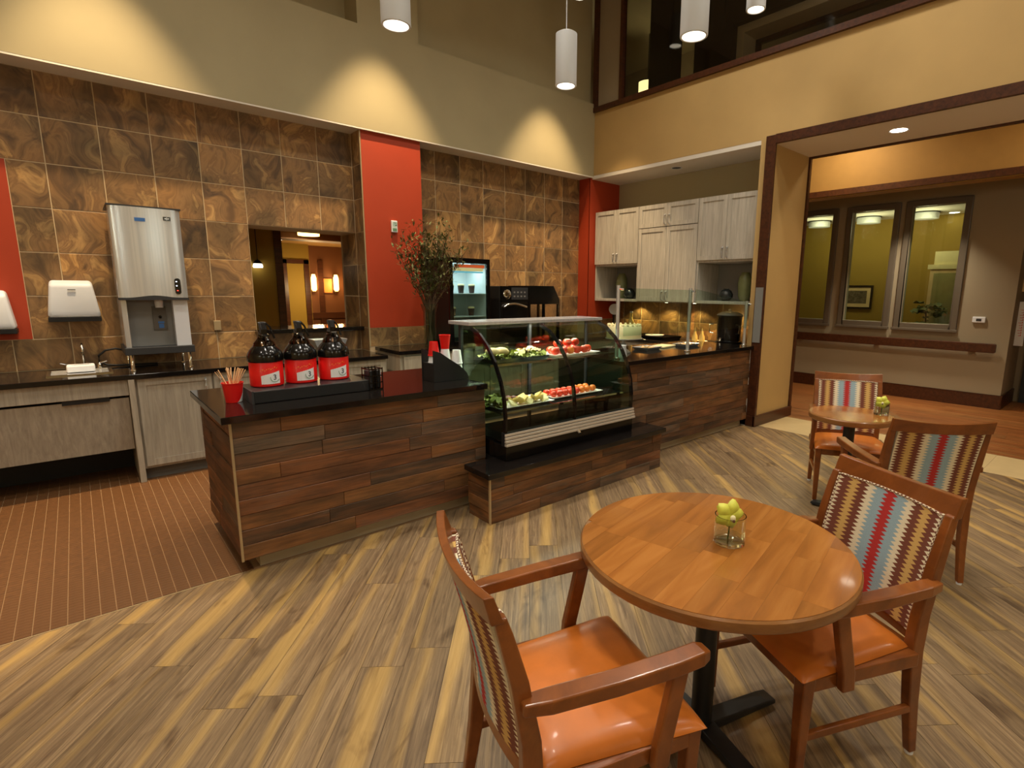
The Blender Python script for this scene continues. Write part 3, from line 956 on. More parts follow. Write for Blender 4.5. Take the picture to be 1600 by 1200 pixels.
# lower shelf, left: white platter of cheese, fruit and greens
platter(2.52, 3.27, 0.717, 0.27, 0.15, 'white oblong platter of cheese and fruit on the lower case shelf')
gr = thing('garnish', 'frilly green lettuce garnish at the end of the cheese platter', 'lettuce', (2.30, 3.25, 0.728))
leaf_heap(gr, 40, .05, .10, .0, .08, 'lettuce', .07)
for k in range(14):
    a = MB().box(-.035, .035, -.03, .03, -.008, .008).build('cheese_slice', 'cheese' if k % 3 else 'cream', None, bevel=0.003, loc=(2.42 + .026 * k, 3.19 + 0.05 * (k % 2), 0.745 + .012 * (k % 3)))
    a.rotation_euler = (0.5, 0.35, k * 0.9)
    tag(a, 'slice of pale cheese fanned along the front of the lower platter', 'cheese', 'cheese slices on the lower platter')
for k in range(9):
    x, y = 2.40 + .033 * k, 3.33 + .03 * (k % 2)
    if k < 5:
        tag(MB().sphere((0, 0, 0), .026, 12, 8, (1, 1, .9)).build('plum', 'dark_fruit', None, smooth=60, loc=(x, y, 0.748)), 'dark red grape at the back of the cheese platter', 'grape', 'grapes on the lower platter')
    else:
        o = tag(MB().sphere((0, 0, 0), .028, 12, 6, (1.5, .8, .5)).build('melon_piece', 'orange_fruit', None, smooth=60, loc=(x, y, 0.745)), 'orange melon piece at the back of the cheese platter', 'melon', 'melon pieces on the lower platter')
        o.rotation_euler = (0, 0, k)

# ---- drink dispensers on a black riser
riser = thing('dispenser_riser', 'long black metal riser under the red drink dispensers', 'riser', (1.07, 3.62, 0.926))
B(-.35, .345, -.165, .17, 0.0, .072).build('box', 'black_steel', riser, bevel=0.004)
B(-.362, -.35, -.17, .175, 0.0, .076).build('end_plate', 'charcoal', riser)
def dispenser(x, y, lab):
    t = thing('drink_dispenser', lab, 'dispenser', (x, y, 0.9985), 0, 'red drink dispensers on the riser')
    b = MB().lathe([(.088, 0), (.095, .006), (.095, .150), (.090, .156)], 32).build('red_sleeve', 'red_plastic', t, smooth=40)
    MB().lathe([(.094, .150), (.101, .158), (.101, .190), (.096, .205), (.082, .228), (.060, .252)], 32).build('black_collar', 'black_gloss', t, smooth=40)
    MB().lathe([(.064, .248), (.058, .268), (.040, .288), (.034, .300), (.034, .316)], 24).build('dome', 'smoked_plastic', t, smooth=50)
    h = MB().loft([[(-.022, -.05, z), (.022, -.05, z), (.022, .03, z + .02), (-.022, .03, z + .02)] for z in (.292, .318)])
    h.loft([[(-.018, -.03 + d, z), (.018, -.03 + d, z), (.018, .02 + d, z), (-.018, .02 + d, z)] for z, d in ((.315, 0), (.35, .0), (.385, .018), (.395, .025))])
    h.build('pump_head', 'black_gloss', t, bevel=0.006)
    MB().tube([(0, -.05, .302), (0, -.085, .298), (0, -.098, .282)], .010, 10).build('spout', 'black_gloss', t, smooth=50)
    MB().tube([(.02, .02, .39), (.045, .02, .36), (.062, .0, .29)], .006, 8).build('carry_handle', 'black_gloss', t, smooth=50)
    # printed label, curved with the sleeve
    m = MB()
    n = 8
    rr = .0957
    for i in range(n):
        a0, a1 = R(-122 + 66 * i / n), R(-122 + 66 * (i + 1) / n)
        h0, h1 = .052 + .026 * i / n, .052 + .026 * (i + 1) / n
        m.add([(rr * math.cos(a0), rr * math.sin(a0), .018), (rr * math.cos(a1), rr * math.sin(a1), .020), (rr * math.cos(a1), rr * math.sin(a1), .020 + h1), (rr * math.cos(a0), rr * math.sin(a0), .018 + h0)], [(0, 1, 2, 3)])
    lb = m.build('label', 'white_paper', b)
    an = R(-76)
    M = Matrix.Translation((.0968 * math.cos(an), .0968 * math.sin(an), .058)) @ Matrix.Rotation(an + PI / 2, 4, 'Z') @ Matrix.Rotation(PI / 2, 4, 'X')
    text_mesh('number', '3', .046, 'dark_print', b, M)
    m = MB()
    for k in range(11):
        p, q = R(-70 + 15 * k - 120), R(-70 + 15 * (k + 1) - 120)
        pts = [(.026 * math.cos(p), .026 * math.sin(p)), (.030 * math.cos(p), .030 * math.sin(p)), (.030 * math.cos(q), .030 * math.sin(q)), (.026 * math.cos(q), .026 * math.sin(q))]
        m.add([M @ Vector((u, v, .0004)) for u, v in pts], [(0, 1, 2, 3)])
    m.build('swirl', 'green_print', b)
    m = MB()
    for k in range(9):
        a0 = R(-124 + 6.8 * k)
        a1 = a0 + R(4.6 if k % 3 else 3)
        zz = .098 + .0022 * k + .004 * math.sin(k * 2.1)
        hh = .006 + .003 * (k % 2)
        m.add([(.0958 * math.cos(a0), .0958 * math.sin(a0), zz), (.0958 * math.cos(a1), .0958 * math.sin(a1), zz + .002), (.0958 * math.cos(a1), .0958 * math.sin(a1), zz + hh), (.0958 * math.cos(a0), .0958 * math.sin(a0), zz + hh - .002)], [(0, 1, 2, 3)])
    m.build('lettering', 'orange_print', b)
    return t
d0 = dispenser(0.845, 3.66, 'red drink dispenser on the riser, next to the cup of stir sticks')
for x, lab in ((1.052, 'red drink dispenser in the middle of the three on the riser'), (1.262, 'red drink dispenser on the riser, next to the black condiment rack')):
    d = copy_tree(d0)
    d.location = (x, 3.67, 0.9985)
    d['label'] = lab
# paper cup with stir sticks
cup = thing('paper_cup', 'red paper cup with white swoosh holding wooden stir sticks', 'cup', (0.645, 3.61, 0.926))
cup.scale = (1.27, 1.27, 1.14)
MB().lathe([(.033, 0), (.034, .0), (.044, .098), (.0465, .100), (.0465, .103), (.043, .103), (.0415, .098), (.031, .004), (0, .004)], 28, close=False).build('wall', 'red_plastic', cup, smooth=40)
m = MB()
for i in range(8):
    a0, a1 = R(-78 + 9 * i), R(-78 + 9 * (i + 1))
    f0, f1 = (i / 8) ** 1.6, ((i + 1) / 8) ** 1.6
    def P(a, z):
        r_ = .0346 + (.0446 - .0346) * z / .1
        return (r_ * math.cos(a), r_ * math.sin(a), z)
    m.add([P(a0, .001), P(a1, .001), P(a1, .001 + .092 * f1), P(a0, .001 + .092 * f0)], [(0, 1, 2, 3)])
m.build('swoosh', 'white_paper', cup)
m0 = None
for k in range(18):
    a = random.uniform(0, 2 * PI)
    rb, rt = .024, random.uniform(.05, .10)
    b_ = Vector((0.645 + rb * math.cos(a + 2.6), 3.61 + rb * math.sin(a + 2.6), .934))
    t_ = Vector((0.645 + rt * math.cos(a), 3.61 + rt * math.sin(a) * .6, 0.934 + random.uniform(.19, .21)))
    q = (t_ - b_).to_track_quat('Z', 'Y')
    if m0 is None:
        m0 = B(-.0032, .0032, -.001, .001, 0, .205).mesh('stir_stick', 'stick_wood')
    o = bpy.data.objects.new('stir_stick', m0)
    COL.objects.link(o)
    o.location = b_
    o.rotation_mode = 'QUATERNION'
    o.rotation_quaternion = q
    tag(o, 'thin wooden stir stick fanned out of the red paper cup', 'stir stick', 'stir sticks in the red cup')
# condiment rack
rk = thing('condiment_rack', 'small glossy black wire rack at the end of the dispenser riser', 'rack', (1.455, 3.50, 0.926), 0.1)
rk.scale = (.8, 1, 1.15)
m = MB().box(-.06, .06, -.05, .05, 0, .008)
for z in (.04, .08, .12):
    m.box(-.06, .06, -.052, -.046, z, z + .006).box(-.06, .06, .046, .052, z, z + .006).box(-.063, -.057, -.05, .05, z, z + .006).box(.057, .063, -.05, .05, z, z + .006)
for x in (-.06, -.03, 0, .03, .06):
    m.box(x - .003, x + .003, -.052, -.046, 0, .13).box(x - .003, x + .003, .046, .052, 0, .13)
m.build('wire_frame', 'black_gloss', rk)
for i in range(3):
    B(-.05 + .036 * i, -.022 + .036 * i, -.04, .04, .009, .115).build('packet_block', 'black_gloss' if i % 2 else 'charcoal', rk, bevel=0.006)
B(.061, .0655, -.02, .02, .07, .105).build('badge', 'white_paper', rk)
# stepped cup organiser with cups
org = thing('cup_organiser', 'black sloping cup organiser at the display-case end of the low bar', 'organiser', (1.90, 3.47, 0.926))
side = [(0, 0), (.30, 0), (.285, .045), (.225, .105), (.14, .16), (.06, .215), (.0, .235)]
MB().prism(side, -.012, 0.0, 'y').build('side_panel', 'black_matte', org)
MB().prism(side, .16, .172, 'y').build('side_panel', 'black_matte', org)
st = MB()
for xa, xb, zz in ((.004, .10, .135), (.10, .20, .075), (.20, .285, .012)):
    st.box(xa, xb, 0.0, .16, 0, zz)
st.build('steps', 'black_matte', org)
cup_prof = [(.030, 0), (.042, .098), (.0445, .1), (.0445, .105), (.041, .105), (.029, .004), (0, .004)]
cm_w = MB().lathe(cup_prof[::-1], 22, close=False)
cup_me = cm_w.mesh('white_cup', 'white_paper', 40)
cup_me_r = cm_w.mesh('red_cup', 'red_plastic', 40)
for x, z0, n in ((1.955, 1.062, 1), (2.05, 1.002, 2), (2.15, .939, 3)):
    for k in range(n):
        o = bpy.data.objects.new('white_cup', cup_me)
        COL.objects.link(o)
        o.location = (x, 3.55, z0 + 0.105 + .05 * k)
        o.rotation_euler = (PI, 0, 0)
        tag(o, 'white paper cup stacked upside down in the black cup organiser', 'cup', 'white cups in the organiser')
o = tag(bpy.data.objects.new('red_cup', cup_me_r), 'red paper cup on top of the white cups in the organiser', 'cup')
COL.objects.link(o)
o.location = (2.05, 3.55, 1.160)
o = tag(bpy.data.objects.new('red_cup', cup_me_r), 'red paper cup turned upside down on the outermost white cup', 'cup')
COL.objects.link(o)
o.location = (1.955, 3.55, 1.2185)
o.rotation_euler = (PI, 0, 0)

# ---- back counter with sink, left of the red column
cl = tag(B(-2.55, 2.43, 5.40, 6.125, 0.865, 0.905).build('back_countertop', 'black_granite', bevel=0.004), 'long polished black countertop along the tiled wall with sink and ice machine', 'countertop')
sb = thing('sink_cabinet', 'grey laminate sink base with a sloped removable panel and open knee space', 'cabinet')
B(-2.5, 0.245, 5.43, 5.45, 0.735, 0.863).build('apron', 'laminate', sb, bevel=0.003)
pn = [(5.52, .27), (5.545, .27), (5.475, .715), (5.45, .715)]
px = MB()
px.prism([(5.45, .715), (5.52, .27), (5.54, .27), (5.47, .715)], -2.5, 0.24, 'x')
px.build('knee_panel', 'laminate', sb)
B(-.16, .12, 5.438, 5.452, .700, .733).build('finger_slot', 'black_matte', sb)
B(-2.5, 0.24, 5.98, 6.0, 0.0, .86).build('rear_panel', 'black_matte', sb)
B(0.245, 0.285, 5.40, 6.12, 0.0, .863).build('side_panel', 'laminate', sb, bevel=0.002)
MB().tube([(-.05, 5.75, .62), (-.05, 5.75, .30), (-.02, 5.75, .24), (.06, 5.80, .24), (.06, 5.95, .30)], .022, 10).build('drain_pipe', 'charcoal', sb, smooth=50)
def door_panel(parent, w, h, loc, rz, handle, mat='laminate', hz=None, name='door'):
    """shaker door in local xz, front at -y; handle: x offset of a bar pull"""
    d = MB()
    f = .055
    d.box(-w / 2, w / 2, -.012, 0, -h / 2, h / 2)
    d.box(-w / 2, -w / 2 + f, -.020, -.012, -h / 2, h / 2).box(w / 2 - f, w / 2, -.020, -.012, -h / 2, h / 2)
    d.box(-w / 2 + f, w / 2 - f, -.020, -.012, h / 2 - f, h / 2).box(-w / 2 + f, w / 2 - f, -.020, -.012, -h / 2, -h / 2 + f)
    o = d.build(name, mat, parent, loc=loc, rz=rz)
    if handle is not None:
        zc = hz if hz is not None else 0
        hm = MB().tube([(handle, -.02, zc - .062), (handle, -.046, zc - .05), (handle, -.052, zc), (handle, -.046, zc + .05), (handle, -.02, zc + .062)], .0085, 8)
        hm.build('handle', 'satin_steel', o, smooth=50)
    return o
cb = thing('base_cabinet', 'grey laminate base cabinet with shaker doors beside the sink base', 'cabinet')
B(0.288, 2.43, 5.45, 6.12, 0.10, .863).build('carcass', 'laminate', cb)
B(0.288, 2.43, 5.50, 6.10, 0.0, .10).build('toe_kick', 'toe_kick', cb)
for k in range(4):
    x = 0.30 + .53 * k
    door_panel(cb, .515, .735, (x + .26, 5.45, .49), 0, (.21 if k % 2 == 0 else -.21), hz=.27)
# sink
sk = thing('sink', 'small stainless sink set in the black countertop below the towel dispenser', 'sink', (-.03, 5.78, .906))
m = MB()
m.box(-.20, .20, -.17, -.145, -.002, .008).box(-.20, .20, .145, .17, -.002, .008).box(-.20, -.175, -.145, .145, -.002, .008).box(.175, .20, -.145, .145, -.002, .008)
m.build('rim', 'chrome', sk)
B(-.175, .175, -.145, .145, .0, .002).build('basin', 'stainless', sk)
fc = thing('faucet', 'chrome gooseneck faucet with two lever handles behind the sink', 'faucet', (.0, 5.97, .906))
pts = [(0, 0, 0), (0, 0, .16)] + [(0, -.06 + .06 * math.cos(a), .16 + .06 * math.sin(a)) for a in [PI * k / 8 for k in range(1, 9)]] + [(0, -.12, .13)]
MB().tube(pts, .011, 10).build('spout', 'chrome', fc, smooth=50)
MB().lathe([(.03, 0), (.03, .006), (.016, .02)], 16).build('base', 'chrome', fc, smooth=50)
for s in (-1, 1):
    h = MB().lathe([(.022, 0), (.02, .04), (.012, .05)], 14, (s * .10, 0, 0)).build('handle', 'chrome', fc, smooth=50)
    MB().tube([(s * .10, 0, .048), (s * .15, -.02, .066)], .007, 8).build('lever', 'chrome', h)
bx = thing('paper_pack', 'bright white paper pack with dark print lying on the sink', 'pack', (-.02, 5.79, .915))
B(-.09, .085, -.07, .06, 0, .055).build('wrapper', 'white_paper', bx, bevel=0.012, seg=3)
MB().box(-.06, .06, -.03, -.018, .0552, .0556).box(-.04, .05, 0, .012, .0552, .0556).build('print', 'dark_print', bx)
# ice and water dispenser
ic = thing('ice_machine', 'tall stainless ice and water dispenser standing on chrome legs', 'ice machine', (.50, 5.58, .906))
B(-.225, .225, .06, .50, .60, 1.33).build('upper_body', 'stainless', ic)
fp = [(-.235, .058)] + [(.235 * math.sin(R(-90 + 9 * k)) , .03 - .038 * math.cos(R(-90 + 9 * k)) ** .6) for k in range(21)] + [(.235, .058)]
MB().prism(fp, .605, 1.325).build('front_cover', 'stainless', ic, smooth=25)
B(-.242, .242, .0, .50, 1.326, 1.338).build('top_cap', 'charcoal', ic)
ac = MB()
for k in range(12):
    x0, x1 = -.235 + .0392 * k, -.235 + .0392 * (k + 1)
    f_ = lambda x: .020 * math.exp(-(x / .11) ** 2)
    ac.add([(x0, -.012, .585), (x1, -.012, .585), (x1, -.012, .603 + f_(x1)), (x0, -.012, .603 + f_(x0)), (x0, .09, .585), (x1, .09, .585), (x1, .09, .603 + f_(x1)), (x0, .09, .603 + f_(x0))],
           [(0, 1, 2, 3), (4, 7, 6, 5), (0, 4, 5, 1), (3, 2, 6, 7)])
ac.build('arch_trim', 'charcoal', ic)
B(-.215, .215, .13, .50, .195, .60).build('lower_body', 'grey_plastic', ic)
B(-.225, -.19, .03, .50, .195, .59).build('cheek', 'stainless', ic)
B(.12, .225, .03, .50, .195, .59).build('cheek', 'white_plastic', ic)
B(-.02, .075, .118, .131, .33, .53).build('dispense_panel', 'toe_kick', ic)
MB().lathe([(.028, 0), (.033, .07)], 14, (.03, .09, .52)).build('chute', 'white_plastic', ic, smooth=50)
MB().sphere((.03, .115, .44), .012, 10, 6).build('sensor', 'black_gloss', ic)
MB().box(.012, .055, .1165, .118, .385, .402).box(.016, .051, .1165, .118, .345, .38).build('blue_label', 'blue_print', ic)
B(-.24, .24, -.01, .50, .135, .195).build('drip_tray', 'charcoal', ic, bevel=0.004)
for x in (-.2, .2):
    for y in (.03, .46):
        MB().lathe([(.020, 0), (.020, .01), (.013, .02), (.016, .135)], 14, (x, y, 0)).build('leg', 'chrome', ic, smooth=50)
ctl = MB().prism([(.165 + .022 * math.cos(2 * PI * k / 16), .70 + (.045 if math.sin(2 * PI * k / 16) > 0 else -.045) * (1 if abs(math.sin(2 * PI * k / 16)) > .2 else 0) + .022 * math.sin(2 * PI * k / 16)) for k in range(16)], -.012, .012, 'y').build('control_panel', 'black_gloss', ic)
MB().box(.152, .162, -.0135, -.012, .735, .743).box(.152, .162, -.0135, -.012, .70, .708).build('indicator', 'led_white', ctl)
B(.156, .166, -.0135, -.012, .66, .668).build('indicator', 'led_red', ctl)
bd = B(-.075, -.005, -.0105, -.003, 1.215, 1.243).build('blue_badge', 'blue_print', ic)
bg = B(.115, .165, -.008, .006, 1.235, 1.265).build('brand_badge', 'black_gloss', ic)
MB().box(.125, .155, -.0095, -.008, 1.246, 1.254).box(.137, .143, -.0095, -.008, 1.24, 1.26).build('emblem', 'white_paper', bg)
cbp = [(.245 - .02, 6.02, 1.0)] + [(.16 - .085 * math.cos(a), 6.06, .985 + .062 * math.sin(a)) for a in [R(90 - 22 * k + 0) for k in range(0, 1)]]
cpts = [(.29, 6.06, 1.04), (.22, 6.06, 1.062), (.15, 6.06, 1.05), (.10, 6.06, 1.005), (.10, 6.05, .955), (.15, 6.04, .925), (.22, 6.02, .918), (.36, 6.0, .916), (.50, 6.0, .914)]
tag(MB().tube(cpts, .0085, 8).build('power_cable', 'black_matte', None, smooth=50), 'black cable looping out beside the ice machine', 'cable')
# paper towel dispensers
def towel(x, y, z, s, lab):
    t = thing('towel_dispenser', lab, 'dispenser', (x, y, z))
    pr = lambda w0, w1, z0, z1, d0, d1: [[(-w0, 0, z0), (w0, 0, z0), (w0, -d0, z0), (-w0, -d0, z0)], [(-w1, 0, z1), (w1, 0, z1), (w1, -d1, z1), (-w1, -d1, z1)]]
    r1 = pr(.165 * s, .16 * s, 0, .05, .19, .20)
    r2 = pr(.135 * s, .128 * s, .26, .30, .17, .12)
    MB().loft([r1[0], r1[1], r2[0], r2[1]]).build('cover', 'white_enamel', t, bevel=0.022, seg=4, smooth=50)
    B(-.165 * s, .165 * s, -.185, 0, -.035, .002).build('outlet', 'black_matte', t, bevel=0.004)
    B(-.025, .025, -.1925, -.182, .222, .229).build('logo', 'grey_plastic', t)
    return t
towel(-.012, 6.127, 1.345, 1.0, 'white paper towel dispenser on the slate tile above the sink')
towel(-.53, 6.125, 1.26, 1.0, 'white dispenser with black outlet mounted on the red wall panel')
tag(B(.985, 1.045, 6.108, 6.129, 1.165 + .02, 1.165 + .115).build('outlet_plate', 'bronze_trim', None, bevel=0.003), 'tan wall outlet plate on the tile right of the ice machine', 'outlet')
# grey steel bin below the pass-through
gb = thing('steel_bin', 'pale grey steel container on the counter under the pass-through sill', 'container', (1.95, 5.80, .906))
MB().loft([[(-a, -b, z), (a, -b, z), (a, b, z), (-a, b, z)] for a, b, z in ((.10, .08, 0), (.17, .10, .17), (.16, .09, .17), (.095, .075, .01))]).build('pan', 'stainless', gb)

# ---- counter on the right of the red column with fridge and ovens
cr_ = tag(B(2.50, 5.94, 5.27, 5.895, 0.91, 0.95).build('back_countertop', 'black_granite', bevel=0.004), 'black countertop under the glass-door fridge and the ovens', 'countertop')
B(3.16, 5.94, 5.895, 6.125, 0.91, 0.95).build('rear_strip', 'black_granite', cr_)
cb2 = thing('base_cabinet', 'grey laminate base cabinet beside the red column, under the branch vase', 'cabinet')
B(2.52, 5.92, 5.31, 5.89, 0.10, .908).build('carcass', 'laminate', cb2)
B(2.56, 5.90, 5.36, 5.88, 0.0, .10).build('toe_kick', 'toe_kick', cb2)
for k in range(6):
    door_panel(cb2, .53, .60, (2.82 + .56 * k, 5.31, .42), 0, .2 if k % 2 == 0 else -.2, hz=.2)
    dr = B(-.265, .265, -.02, 0, -.07, .07).build('drawer', 'laminate', cb2, loc=(2.82 + .56 * k, 5.31, .815))
    MB().tube([(-.06, -.02, 0), (-.055, -.045, 0), (.055, -.045, 0), (.06, -.02, 0)], .005, 8).build('handle', 'chrome', dr)
# fridge
fg = thing('display_fridge', 'black countertop fridge with lit glass door beside the branches', 'fridge', (3.48, 5.40, .951))
m = MB().box(-.28, -.255, .03, .52, 0, 1.0).box(.255, .28, .03, .52, 0, 1.0).box(-.28, .28, .03, .52, .97, 1.01).box(-.28, .28, .03, .52, 0, .05).box(-.28, .28, .50, .52, 0, 1.0)
m.build('cabinet', 'black_matte', fg)
MB().box(-.254, .254, .495, .499, .05, .97).box(-.254, -.250, .035, .498, .05, .97).box(.250, .254, .035, .498, .05, .97).build('liner', 'fridge_white', fg)
B(-.20, .20, .30, .42, .955, .968).build('lamp_strip', 'fridge_light', fg)
dr = MB().box(-.28, -.235, 0, .03, 0, 1.01).box(.235, .28, 0, .03, 0, 1.01).box(-.235, .235, 0, .03, .955, 1.01).box(-.235, .235, 0, .03, 0, .05).build('door', 'black_gloss', fg, bevel=0.003)
B(-.235, .235, .010, .016, .05, .955).build('glass', 'clear_glass', dr)
for k, (z0, z1, mt) in enumerate(((.905, .94, 'sign_orange'), (.865, .902, 'sign_yellow'), (.845, .862, 'sign_cyan'))):
    B(-.20 if k == 0 else -.23, .21 if k == 0 else .19, .018, .022, z0, z1).build('header_sign', mt, dr)
for z in (.33, .60):
    B(-.25, .25, .06, .49, z, z + .008).build('shelf', 'fridge_white', fg)
for k, (x, z, n) in enumerate(((-.16, .609, 0), (-.02, .609, 1), (.13, .609, 2), (-.14, .339, 3), (.12, .339, 4), (.02, .051, 5))):
    t = thing('dessert_cup', ['dark dessert cup on the upper shelf of the glass-door fridge', 'dark dessert cup on the lower shelf of the glass-door fridge'][0 if k < 3 else 1] if k < 5 else 'dark dessert cup on the floor of the glass-door fridge', 'cup', (3.48 + x, 5.58, .951 + z), 0, None if k == 5 else ('dessert cups on the upper fridge shelf' if k < 3 else 'dessert cups on the lower fridge shelf'))
    MB().lathe([(.030, 0), (.040, .085), (.040, .09)], 18).build('cup', 'dark_cup', t, smooth=40)
    MB().lathe([(.041, .088), (.041, .10), (.03, .11)], 18).build('lid', 'cream', t, smooth=40)
# rapid oven
ov = thing('oven', 'glossy black countertop oven with curved silver door handle', 'oven', (4.14, 5.40, .951))
B(-.22, .22, .03, .60, .0, .70).build('body', 'black_matte', ov, bevel=0.008)
dd = B(-.215, .215, 0, .03, .06, .50).build('door', 'black_gloss', ov, bevel=0.006)
MB().tube([(-.20 + .04 * k, -.03, .44 + .045 * math.sin(PI * (k / 9) ** .8)) for k in range(10)], .013, 10).build('handle', 'chrome', dd, smooth=50)
B(-.215, .215, .0, .03, .505, .70).build('control_panel', 'black_gloss', ov)
B(-.06, .20, -.006, .0, .535, .685).build('display', 'charcoal', ov)
MB().lathe([(.058, 0), (.058, .008), (.05, .012)], 24).xf(Matrix.Translation((-.13, 0, .60)) @ Matrix.Rotation(PI / 2, 4, 'X')).build('badge', 'chrome', ov, smooth=40)
m = MB()
for r in range(2):
    for c in range(4):
        m.box(-.03 + .055 * c, -.005 + .055 * c, -.008, -.006, .565 + .05 * r, .585 + .05 * r)
m.build('buttons', 'grey_plastic', ov)
# heated shelf beside the oven
hs_ = thing('warming_shelf', 'black open-front warming shelf with sloped hood beside the oven', 'warmer', (4.67, 5.40, .951))
MB().prism([(-.27, .47), (.27, .47), (.27, .53), (.16, .71), (-.27, .71)], .05, .50, 'y').build('hood', 'black_gloss', hs_)
for x in (-.27, .0, .24):
    B(x if x else -.02, (x if x else -.02) + .03, .05, .08, 0, .47).build('post', 'black_gloss', hs_)
    B(x if x else -.02, (x if x else -.02) + .03, .47, .50, 0, .47).build('post', 'black_gloss', hs_)
for z in (.0, .24):
    B(-.27, .27, .05, .50, z, z + .02).build('shelf', 'black_gloss', hs_)
# vase of branches
vs_ = tag(MB().lathe([(0.0, .012), (.060, .012), (.066, .40), (.098, .49), (.102, .492), (.072, .40), (.066, .0), (0, 0)], 28, close=False).build('glass_vase', 'clear_glass', None, smooth=50, loc=(2.93, 5.385, .951)), 'tall flared clear glass vase holding branches beside the fridge', 'vase')
for k in range(26):
    a = random.uniform(0, 2 * PI)
    lean = random.uniform(.10, .52)
    tx, ty, tz = lean * math.cos(a), lean * .45 * math.sin(a), random.uniform(.95, 1.38) - .35 * lean
    if tx > .05:
        ty = -abs(ty) - .03
    t = thing('branch', 'thin brown branch with small green leaves standing in the tall glass vase', 'branch', (2.93, 5.385, .966), 0, 'branches in the glass vase')
    bx0, by0 = -.03 * math.cos(a), -.03 * math.sin(a)
    pts = [(bx0, by0, 0), (.025 * math.cos(a), .025 * math.sin(a), .40)]
    for i in range(1, 7):
        f_ = i / 6
        pts.append((.03 * math.cos(a) + (tx - .03 * math.cos(a)) * f_ ** 1.1 + random.uniform(-.02, .02), .03 * math.sin(a) + (ty - .03 * math.sin(a)) * f_ + random.uniform(-.015, .015), .40 + (tz - .40) * f_))
    mm = MB().tube(pts, .0065, 5, .002)
    for i in (3, 4, 5, 6):
        p = Vector(pts[i])
        for s in (-1, 1):
            q = p + Vector((s * random.uniform(.03, .11), random.uniform(-.03, .03), random.uniform(.04, .12)))
            mm.tube([p, q], .003, 4, .001)
    mm.build('stem', 'twig', t)
    lm_ = MB()
    for _ in range(70):
        i = random.choice((3, 4, 5, 5, 6, 6, 7))
        p = Vector(pts[i]) + Vector((random.uniform(-.075, .075), random.uniform(-.045, .02), random.uniform(-.03, .10)))
        M = Matrix.Translation(p) @ Matrix.Rotation(random.uniform(0, 6), 4, 'Z') @ Matrix.Rotation(random.uniform(-1.2, .4), 4, 'Y')
        L = random.uniform(.035, .075)
        lm_.add([M @ Vector(v) for v in ((0, 0, 0), (L * .5, L * .17, .003), (L, 0, 0), (L * .5, -L * .17, .003))], [(0, 1, 2, 3)])
    stuff(lm_.build('leaves', 'leaf', t))
sg = thing('alarm_strobe', 'small white alarm strobe mounted on the tall red column', 'alarm', (2.79, 5.899, 2.30))
B(-.036, .036, -.025, 0, -.065, .065).build('plate', 'white_plastic', sg, bevel=0.006)
B(-.022, .022, -.045, -.025, .0, .045).build('lens', 'clear_glass', sg)
B(-.024, .024, -.028, -.025, -.05, -.02).build('grille', 'green_print', sg)

# ---- counter in the recess of the right wall
rc = tag(B(6.0, 6.592, 3.235, 5.885, 0.885, 0.925).build('recess_countertop', 'black_granite', bevel=0.004), 'black countertop in the wall recess below the pale wall cabinets', 'countertop')
cb3 = thing('base_cabinet', 'grey laminate base cabinet in the wall recess behind the taller bar', 'cabinet')
B(6.04, 6.59, 3.24, 5.88, 0.10, .884).build('carcass', 'laminate', cb3)
B(6.09, 6.59, 3.24, 5.88, 0.0, .10).build('toe_kick', 'toe_kick', cb3)
for k in range(5):
    door_panel(cb3, .51, .74, (6.04, 3.51 + .525 * k, .49), -PI / 2, .2 if k % 2 else -.2, hz=.27)
# wall cabinets
CXF = 6.08
def wall_cab(lab, y0, y1, zdoors, niche):
    """doors: list of (z0, z1, handle z); niche: None or (z0, z1)"""
    t = thing('wall_cabinet', lab, 'cabinet', (CXF, (y0 + y1) / 2, 1.455))
    w = y1 - y0
    m = MB()
    m.box(0, .512, -w / 2, -w / 2 + .02, 0, 1.325).box(0, .512, w / 2 - .02, w / 2, 0, 1.325)
    m.box(0, .512, -w / 2 + .02, w / 2 - .02, 0, .035).box(0, .512, -w / 2 + .02, w / 2 - .02, 1.30, 1.325)
    m.box(.49, .512, -w / 2 + .02, w / 2 - .02, .035, 1.30)
    if niche:
        m.box(0, .49, -w / 2 + .02, w / 2 - .02, niche, niche + .03)
    m.build('carcass', 'pale_laminate', t, bevel=0.0015)
    if niche:
        MB().box(.486, .4895, -w / 2 + .021, w / 2 - .021, .036, niche - .001).build('back_panel', 'niche_grey', t)
    for z0, z1, hz in zdoors:
        for s in (-1, 1):
            dw = w / 2 - .004
            door_panel(t, dw, z1 - z0, (0, s * (w / 4), (z0 + z1) / 2), -PI / 2, s * (dw / 2 - .032), mat='pale_laminate', hz=hz)
    return t
wall_cab('pale grey wall cabinet next to the red column, vases in its open niche', 5.035, 5.885, [(.548, 1.322, -.30)], .52)
wall_cab('pale grey middle wall cabinet with two short doors above two tall doors', 4.055, 5.03, [(1.022, 1.322, -.06), (.012, 1.012, -.42)], None)
wall_cab('pale grey wall cabinet next to the wood-trimmed pier, vases in its niche', 3.24, 4.05, [(.548, 1.322, -.30)], .52)
def tall_vase(x, y, lab, h=.38):
    tag(MB().lathe([(0, .004), (.055, .004), (.075, .06 * h / .38), (.088, .22 * h / .38), (.078, .31 * h / .38), (.048, h - .01), (.044, h), (.038, h - .02), (0, h - .05)], 26, close=False).build('tall_vase', 'ceramic_green', None, smooth=60, loc=(x, y, 1.491)), lab, 'vase')
def ball_vase(x, y, lab):
    tag(MB().lathe([(0, .002), (.05, .002), (.085, .045), (.088, .085), (.065, .13), (.035, .148), (.036, .156), (.028, .15), (0, .13)], 26, close=False).build('ball_vase', 'ceramic_dark', None, smooth=60, loc=(x, y, 1.491)), lab, 'vase')
tall_vase(6.36, 5.58, 'tall green ceramic vase in the niche next to the red column')
